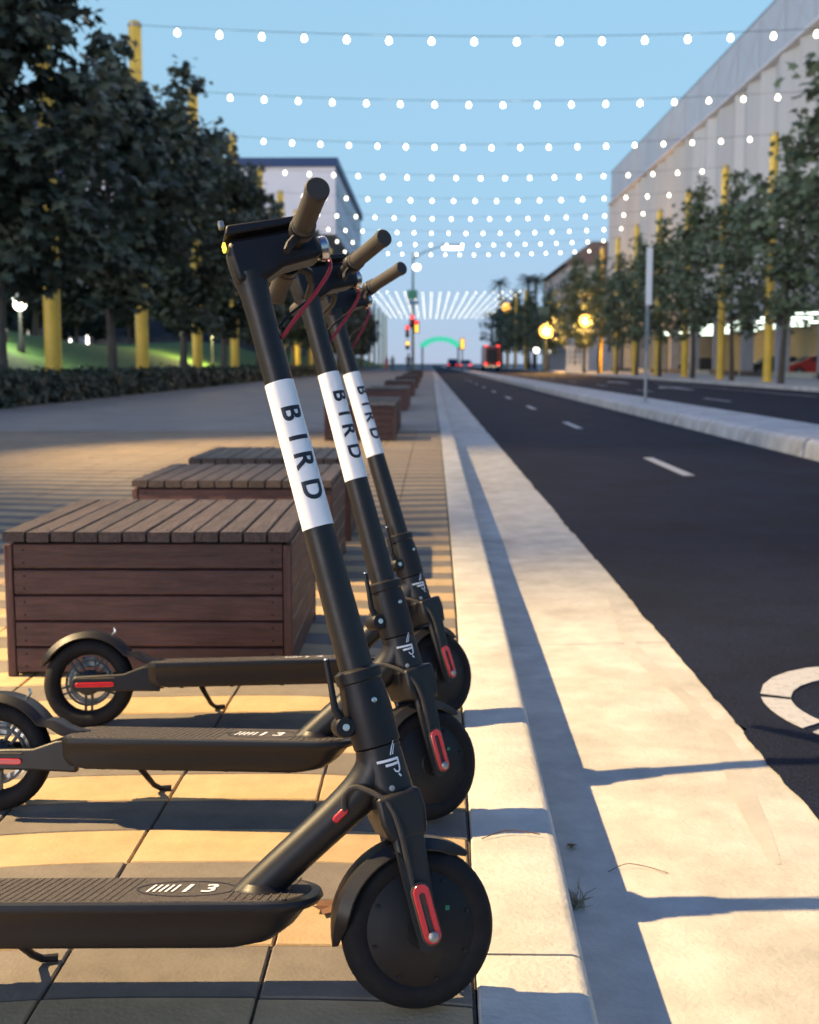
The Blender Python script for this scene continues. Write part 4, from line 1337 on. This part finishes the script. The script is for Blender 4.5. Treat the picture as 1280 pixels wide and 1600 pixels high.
# ------------------------------------------------------------------ crossing: signals, mast lamp, arch, vehicles
ms = empty('signal_mast', (-1.5, 110, 0)); tag(ms, 'tall mast with lit lamp arm, green street sign and red traffic lights at the crossing', 'traffic light')
G().tube([(0, 0, 0), (0, 0, 6), (0, 0, 11.2)], [0.14, 0.11, 0.08], 10).tube([(0, 0, 10.6), (1.0, 0, 11.3), (2.3, 0, 11.75), (2.8, 0, 11.85)], [0.06, 0.05, 0.045, 0.04], 8).build('mast', M['teal_metal'], ms, True)
G().box((3.6, 0, 11.88), (1.9, 0.35, 0.22)).build('lamp_head', M['galv'], ms, bevel=0.04)
G().box((3.7, 0, 11.70), (1.9, 0.34, 0.30)).build('lamp_lens', M['lamp_white'], ms, bevel=0.1)
G().lathe([(0.01, 0.3), (0.3, 0.2), (0.36, 0), (0.25, -0.22), (0.01, -0.3)], (0.35, 0, 9.9), 'Z', 14).build('side_lamp', M['lamp_white'], ms, True)
G().box((-0.05, -0.2, 7.35), (0.95, 0.04, 0.85)).build('street_sign', M['sign_green'], ms)
G().box((0.05, -0.2, 6.6), (0.95, 0.04, 0.4)).build('blue_sign', M['sign_blue'], ms)
def signal_head(par, x, z, cols, w=0.36):
    h = G().box((x, -0.25, z), (w, 0.28, 0.36 * len(cols) + 0.1)).build('signal_head', M['darkmetal'], par, bevel=0.03)
    for i, c in enumerate(cols):
        G().lathe([(0.15, -0.41), (0.12, -0.45), (0.01, -0.46)], (x, 0, z + (len(cols) - 1) * 0.18 - 0.36 * i), 'Y', 14).build('lens', c, h, True)
signal_head(ms, -0.05, 4.85, [M['red_glow'], M['red'], M['darkmetal']])
signal_head(ms, 0.35, 4.35, [M['red_glow'], M['yellow_glow'], M['yellow_glow']], 0.5)
signal_head(ms, -0.52, 3.9, [M['red_glow'], M['red'], M['darkmetal']])
G().box((-0.02, -0.22, 4.62), (0.62, 0.04, 0.8)).build('red_board', M['truck_red'], ms)
signal_head(ms, -0.5, 2.6, [M['yellow_glow'], M['darkmetal']])
arch = empty('gateway_arch', (2.0, 200, ZR)); tag(arch, 'glowing green arched gateway sign over the far end of the street', 'arch')
for q in range(9):
    a0, a1 = R(150 - q * 13.4), R(150 - (q + 0.93) * 13.4)
    def AP(a, rr): return Vector((rr * math.cos(a), 0, rr * math.sin(a) * 0.72 + 2.6))
    gm = G().add([AP(a0, 3.1), AP(a1, 3.1), AP(a1, 4.3), AP(a0, 4.3)] + [AP(a0, 3.1) + Vector((0, .3, 0)), AP(a1, 3.1) + Vector((0, .3, 0)), AP(a1, 4.3) + Vector((0, .3, 0)), AP(a0, 4.3) + Vector((0, .3, 0))],
                 [(0, 1, 2, 3), (4, 7, 6, 5), (0, 4, 5, 1), (3, 2, 6, 7), (0, 3, 7, 4), (1, 5, 6, 2)])
    gm.build('arch_panel', M['teal_glow'], arch)
for sx in (-1, 1):
    G().box((sx * 3.1, 0.15, 2.3), (0.28, 0.28, 4.6)).build('post', M['darkmetal'], arch)
yd = empty('signal_post', (3.9, 135, ZR)); tag(yd, 'yellow lit signal on a thin post right of the green arch', 'traffic light')
G().tube([(0, 0, 0), (0, 0, 3.6)], 0.07, 8).build('post', M['darkmetal'], yd)
signal_head(yd, 0, 3.3, [M['yellow_glow'], M['yellow_glow'], M['yellow_glow']])
G().box((0, -0.1, 3.3), (0.55, 0.05, 1.35)).build('backboard', M['yellow'], yd)

def wheel_(par, x, y, r, w, axis='X'):
    t = G().lathe([(r * 0.6, -w / 2), (r * 0.95, -w / 2), (r, -w / 3), (r, w / 3), (r * 0.95, w / 2), (r * 0.6, w / 2)], (x, y, r), axis, 20, True).build('wheel', M['rubber'], par, True)
    G().lathe([(0.01, -w * 0.42), (r * 0.58, -w * 0.45), (r * 0.6, w * 0.45), (0.01, w * 0.42)], (x, y, r), axis, 16).build('rim', M['galv'], t, True)

def car(x, y, z, rz, paint, label, cat='car', L=4.4, Wd=1.78, Hh=1.45, tail=True):
    r = empty('parked_car' if cat == 'car' else cat, (x, y, z), (0, 0, rz)); tag(r, label, cat)
    # side profile along local y (front +y)
    pr = [(-L / 2, 0.35), (-L / 2, 0.80), (-L / 2 + 0.10, 0.95), (-L / 2 + 0.5, 1.0), (-L / 2 + 0.95, Hh - 0.05), (-0.1, Hh), (0.55, Hh - 0.06), (1.25, 0.98), (L / 2 - 0.3, 0.85), (L / 2, 0.65), (L / 2, 0.3), (-L / 2 + 0.1, 0.25)]
    gm = G()
    n = len(pr)
    vs = []
    for sx, inset in ((-1, 1), (1, 1)):
        for a, b in pr:
            k_ = 1 - (0.16 if b > 1.1 else 0.03 if b < 0.4 else 0)
            vs.append((sx * Wd / 2 * k_, a, b))
    fs = [tuple(range(n - 1, -1, -1)), tuple(range(n, 2 * n))] + [(i, (i + 1) % n, n + (i + 1) % n, n + i) for i in range(n)]
    body = gm.add(vs, fs).build('body', paint, r, True, bevel=0.06)
    for sx in (-1, 1):
        G().add([(sx * (Wd / 2 * 0.98 + 0.004), -L / 2 + 0.75, 1.02), (sx * (Wd / 2 * 0.98 + 0.004), 1.05, 1.02), (sx * (Wd / 2 * 0.86 + 0.012), 0.5, Hh - 0.12), (sx * (Wd / 2 * 0.86 + 0.012), -L / 2 + 1.05, Hh - 0.11)], [(0, 1, 2, 3)]).build('side_window', M['window'], r)
        for yy in (-L / 2 + 0.8, L / 2 - 0.8): wheel_(r, sx * (Wd / 2 - 0.08), yy, 0.32, 0.2)
    G().add([(-Wd / 2 * 0.86, -L / 2 + 0.52, 1.03), (Wd / 2 * 0.86, -L / 2 + 0.52, 1.03), (Wd / 2 * 0.75, -L / 2 + 0.90, Hh - 0.10), (-Wd / 2 * 0.75, -L / 2 + 0.90, Hh - 0.10)], [(0, 1, 2, 3)]).xform(Matrix.Translation((0, -0.02, 0.015))).build('rear_window', M['window'], r)
    G().add([(-Wd / 2 * 0.86, 1.2, 1.02), (Wd / 2 * 0.86, 1.2, 1.02), (Wd / 2 * 0.75, 0.6, Hh - 0.09), (-Wd / 2 * 0.75, 0.6, Hh - 0.09)], [(0, 1, 2, 3)]).xform(Matrix.Translation((0, 0.03, 0.02))).build('windscreen', M['window'], r)
    for sx in (-1, 1):
        G().box((sx * (Wd / 2 - 0.18), -L / 2 - 0.02, 0.78), (0.26, 0.05, 0.16)).build('tail_light', M['red_glow'] if tail else M['red'], r)
        G().box((sx * (Wd / 2 - 0.22), L / 2 - 0.03, 0.68), (0.3, 0.08, 0.14)).build('headlight', M['chrome'], r)
    return r
car(26.6, 80.0, 0.0, R(90), M['car_red'], 'red car parked in the lit ground floor behind the rightmost tree', tail=False)
car(26.2, 88.0, 0.0, R(90), M['car_dark'], 'dark car parked in the ground floor left of the red car', tail=False)
car(26.0, 112, 0.0, R(90), M['car_dark'], 'dark car parked deep in the ground floor between two yellow poles', tail=False)
car(6.4, 205, ZR, 0, M['car_white'], 'white car driving away left of the red fire truck', 'car', 4.6, 1.9, 1.7)
car(4.6, 225, ZR, 0, M['car_dark'], 'dark van far along the street under the arch', 'car', 4.8, 1.95, 1.95)
car(7.6, 230, ZR, 0, M['car_white'], 'far white car beyond the one beside the fire truck', 'car', 4.6, 1.9, 1.6)
tk = empty('fire_truck', (9.4, 172, ZR)); tag(tk, 'red fire truck seen from behind with tail lights on', 'truck')
G().box((0, 4, 2.05), (2.5, 8, 2.9)).build('body', M['truck_red'], tk, bevel=0.08)
G().box((0, -0.02, 2.2), (1.5, 0.06, 2.0)).build('rear_shutter', M['darkmetal'], tk)
G().box((-1.12, -0.03, 2.1), (0.22, 0.06, 2.7)).build('white_edge', M['white_paint'], tk)
G().box((0, 3.8, 3.62), (2.3, 7.4, 0.26)).build('ladder_bed', M['galv'], tk)
G().box((0, -0.12, 0.62), (2.5, 0.3, 0.3)).build('bumper', M['chrome'], tk, bevel=0.03)
for sx in (-1, 1):
    G().box((sx * 0.95, -0.06, 1.0), (0.32, 0.1, 0.3)).build('tail_light', M['red_glow'], tk)
    G().box((sx * 0.9, 0.1, 3.62), (0.4, 0.2, 0.16)).build('beacon', M['red_glow'], tk)
    wheel_(tk, sx * 1.05, 1.6, 0.5, 0.35); wheel_(tk, sx * 1.05, 6.8, 0.5, 0.35)

# lamp posts with orange globes
def globe_lamp(x, y, h, label, rr=0.42, mt='lamp_orange', power=0, col=(1, 0.55, 0.15), z0=0):
    r = empty('globe_lamp', (x, y, z0)); tag(r, label, 'street lamp')
    G().lathe([(0.16, 0), (0.16, 0.3), (0.09, 0.5), (0.06, h - rr - 0.1), (0.12, h - rr)], (0, 0, 0), 'Z', 12).build('post', M['darkmetal'], r, True)
    G().lathe([(rr * math.sin(PI * i / 10) + 0.001, -rr * math.cos(PI * i / 10)) for i in range(11)], (0, 0, h), 'Z', 18).build('globe', M[mt], r, True)
    G().lathe([(0.01, rr + 0.22), (0.1, rr + 0.12), (0.28, rr * 0.86), (0.3, rr * 0.80)], (0, 0, h), 'Z', 12).build('cap', M['darkmetal'], r, True)
    if power:
        ld = bpy.data.lights.new('lamp_light', 'POINT'); ld.energy = power; ld.color = col; ld.shadow_soft_size = rr * 1.05
        lo = bpy.data.objects.new('lamp_light', ld); C.objects.link(lo); lo.parent = r; lo.location = (0, -rr - 0.3, h - 0.2)
    return r
globe_lamp(12.9, 128, 4.45, 'orange globe lamp left of the white lattice booth', 0.75, power=7000)
globe_lamp(14.5, 108, 4.85, 'orange globe lamp just above the white lattice booth', 0.58, power=5000)
globe_lamp(13.4, 200, 10.4, 'high orange lamp glowing behind the far string lights', 0.8)
globe_lamp(13.9, 150, 2.6, 'small low white lamp right below the left orange globe', 0.35, 'lamp_white')
globe_lamp(15.0, 146, 2.5, 'second small low white lamp beside the tree trunks', 0.35, 'lamp_white')
globe_lamp(-15.9, 45, 1.9, 'bright warm globe lamp in the park beside the nearest yellow pole', 0.24, 'lamp_white', 420, (1, 0.9, 0.65), mound(-15.9, 45))
globe_lamp(-17.3, 47, 2.5, 'white park lamp at the left edge of the view', 0.16, 'lamp_white', 420, (0.9, 1, 0.85), mound(-17.3, 47))
globe_lamp(-14.6, 78, 2.6, 'warm park lamp glowing behind the third yellow pole', 0.22, 'lamp_core', 2500, (1, 0.8, 0.3), mound(-14.6, 78))
tm = empty('signal_mast', (13.2, 134, 0)); tag(tm, 'dark teal mast with a box head standing above the left orange globe lamp', 'mast')
G().tube([(0, 0, 0), (0, 0, 10.4)], [0.11, 0.07], 10).tube([(0, 0, 10.3), (-2.2, 0, 11.0)], 0.04, 6).build('post', M['teal_metal'], tm, True)
G().box((-0.02, -0.2, 6.9), (1.3, 0.3, 1.0)).build('box_head', M['teal_metal'], tm, bevel=0.05)
G().box((-2.4, 0, 11.0), (0.6, 0.25, 0.12)).build('lamp_head', M['darkmetal'], tm)

# white lattice booth
lb = empty('lattice_booth', (15.1, 118, 0)); tag(lb, 'small white lattice-sided booth on the right pavement', 'booth')
G().box((0, 0.4, 0.32), (2.2, 0.9, 0.64)).build('base', M['white_paint'], lb, bevel=0.02)
for q in range(5):
    G().box((-1.0 + q * 0.5, 0, 1.5), (0.14, 0.1, 1.8)).build('upright', M['white_paint'], lb)
for q in range(4):
    G().box((0, -0.004, 0.75 + q * 0.5), (2.18, 0.08, 0.13)).build('rail', M['white_paint'], lb)
G().box((0, 0.4, 2.5), (2.4, 1.1, 0.16)).build('roof', M['white_paint'], lb, bevel=0.02)

# people far down the pavement: one skinned body with head each
def person(x, y, rz, label, m, hgt=1.72, stride=0.16):
    r = empty('person', (x, y, 0), (0, 0, rz)); tag(r, label, 'person')
    J = {'pel': (0, 0, 0.95), 'che': (0, 0, 1.32), 'nec': (0, 0, 1.48), 'hed': (0, 0.02, 1.62), 'top': (0, 0.02, 1.72),
         'lh': (-0.10, 0, 0.90), 'lk': (-0.11, stride * 0.6, 0.50), 'la': (-0.11, stride, 0.08), 'lt': (-0.11, stride + 0.14, 0.03),
         'rh': (0.10, 0, 0.90), 'rk': (0.11, -stride * 0.1, 0.50), 'ra': (0.11, -stride, 0.10), 'rt': (0.11, -stride + 0.14, 0.03),
         'ls': (-0.19, 0, 1.40), 'le': (-0.25, -0.06, 1.12), 'lw': (-0.26, 0.04, 0.88), 'rs': (0.19, 0, 1.40), 're': (0.25, -0.04, 1.12), 'rw': (0.26, 0.08, 0.88)}
    rad = {'pel': 0.145, 'che': 0.16, 'nec': 0.06, 'hed': 0.10, 'top': 0.07, 'lh': 0.09, 'lk': 0.065, 'la': 0.045, 'lt': 0.04, 'rh': 0.09, 'rk': 0.065, 'ra': 0.045, 'rt': 0.04,
           'ls': 0.06, 'le': 0.045, 'lw': 0.035, 'rs': 0.06, 're': 0.045, 'rw': 0.035}
    ks_ = list(J)
    ed = [('pel', 'che'), ('che', 'nec'), ('nec', 'hed'), ('hed', 'top'), ('pel', 'lh'), ('lh', 'lk'), ('lk', 'la'), ('la', 'lt'), ('pel', 'rh'), ('rh', 'rk'), ('rk', 'ra'), ('ra', 'rt'),
          ('che', 'ls'), ('ls', 'le'), ('le', 'lw'), ('che', 'rs'), ('rs', 're'), ('re', 'rw')]
    me = bpy.data.meshes.new('body')
    me.from_pydata([J[k] for k in ks_], [(ks_.index(a), ks_.index(b)) for a, b in ed], [])
    o = link('body', me, r)
    o.modifiers.new('skin', 'SKIN')
    for i, k in enumerate(ks_):
        me.skin_vertices[0].data[i].radius = (rad[k], rad[k] * 0.8)
    me.skin_vertices[0].data[0].use_root = True
    sb = o.modifiers.new('sub', 'SUBSURF'); sb.levels = 1; sb.render_levels = 1
    me.materials.append(m)
    G().lathe([(0.10 * math.sin(PI * i / 8) + 0.001, 0.13 * -math.cos(PI * i / 8)) for i in range(9)], (0, 0.03, 1.62), 'Z', 12).build('head', M['skin'], r, True)
    G().lathe([(0.108 * math.sin(PI * (0.5 + i / 12)) + 0.001, 0.13 * -math.cos(PI * (0.5 + i / 12))) for i in range(7)], (0, 0.015, 1.64), 'Z', 12).build('hair', M['dark_core'], r, True)
person(-4.0, 128, 0.2, 'person in dark blue clothes walking far down the left pavement', M['cloth'])
person(-1.75, 100, 0.0, 'person in dark clothes standing beside the traffic light mast', M['car_dark'], stride=0.05)
person(-4.9, 135, 2.6, 'person in pale red clothes farther along the left pavement', M['redcable'])

# ------------------------------------------------------------------ street lamps over the paving (out of the frame on the left)
def street_lamp(x, y, h, label, power, aim, cone):
    r = empty('street_lamp', (x, y, 0)); tag(r, label, 'street lamp', 'street lamps over the paving')
    G().lathe([(0.13, 0), (0.13, 0.35), (0.075, 0.6), (0.055, h)], (0, 0, 0), 'Z', 14).build('post', M['darkmetal'], r, True)
    G().tube([(0, 0, h - 0.2), (0.3, 0, h + 0.12), (0.75, 0, h + 0.16)], [0.04, 0.035, 0.03], 8).build('arm', M['darkmetal'], r, True)
    G().box((1.0, 0, h + 0.17), (0.6, 0.26, 0.08)).build('lamp_head', M['darkmetal'], r, bevel=0.02)
    G().box((1.0, 0, h + 0.122), (0.34, 0.18, 0.012)).build('lens', M['lens_warm'], r)
    ld = bpy.data.lights.new('lamp_light', 'SPOT'); ld.energy = power; ld.color = (1.0, 0.72, 0.36)
    ld.spot_size = R(cone); ld.spot_blend = 0.8; ld.shadow_soft_size = 0.05
    lo = bpy.data.objects.new('lamp_light', ld); C.objects.link(lo); lo.parent = r; lo.location = (1.0, 0, h + 0.09)
    d = Vector(aim) - Vector((x + 1.0, y, h + 0.09))
    lo.rotation_euler = d.to_track_quat('-Z', 'Y').to_euler()
    return r
street_lamp(-6.35, 3.15, 5.4, 'street lamp just left of the view beside the scooters', STREET_LAMP_POWER, (0.35, 2.1, 0), 62)
street_lamp(-6.35, 12.6, 5.2, 'street lamp just left of the view near the farther box seats', STREET_LAMP_POWER * 0.4, (-0.5, 10.6, 0), 66)

# ------------------------------------------------------------------ small litter
lr = random.Random(12)
def dry_leaf(x, y, z, s, label):
    g_ = G()
    n = len(LEAF)
    vs = [(0, 0, 0.006)] + [(a * s * (1 + lr.uniform(-.15, .15)), b * s, 0.004 + 0.25 * s * abs(a) * lr.random()) for a, b in LEAF]
    o = g_.add(vs, [(0, 1 + k, 1 + (k + 1) % n) for k in range(n)]).build('dry_leaf', M['dryleaf'])
    o.location = (x, y, z); o.rotation_euler = (0, 0, lr.uniform(0, 6))
    tag(o, label, 'leaf')
dry_leaf(-0.158, 1.78, 0.002, 0.055, 'brown dry leaf on the paving behind the nearest front wheel')
dry_leaf(0.31, 2.40, ZR - 0.009, 0.022, 'small dark red leaf in the gutter against the kerb')
dry_leaf(0.315, 5.95, ZR - 0.009, 0.04, 'dry leaf lying in the gutter further along the kerb')
g_ = G()
for k in range(46):
    a = lr.uniform(0, 6.28); el = lr.uniform(0.2, 1.4); l = lr.uniform(0.02, 0.05)
    p = Vector((lr.gauss(0, 0.008), lr.gauss(0, 0.012), 0))
    g_.tube([p, p + Vector((math.cos(a) * math.cos(el), math.sin(a) * math.cos(el), math.sin(el))) * l * 0.6, p + Vector((math.cos(a + .4) * math.cos(el * .7), math.sin(a + .4) * math.cos(el * .7), math.sin(el * .7))) * l], [0.0014, 0.0012, 0.0005], 4, False)
o = g_.build('dry_weed', M['weed']); o.location = (0.285, 2.13, ZR - 0.010); tag(o, 'tuft of dry grey weed growing at the foot of the kerb', 'weed')

g_ = G()
g_.tube(catmull([(0.37, 2.275, -0.008), (0.41, 2.295, 0.0), (0.45, 2.285, -0.001), (0.49, 2.262, -0.004)], 5), 0.0009, 5)
o = g_.build('twig', M['dryleaf']); o.location = (0, 0, ZR + 0.001); tag(o, 'thin bent dry twig lying on the gutter between the two shadows', 'twig')
g_ = G()
g_.tube(catmull([(0.10, 2.06, 0), (0.15, 2.085, 0.006), (0.21, 2.075, 0.003)], 5), 0.001, 5)
o = g_.build('twig', M['dryleaf']); o.location = (0, 0, 0.003); tag(o, 'thin dry twig lying on the kerb stone', 'twig')
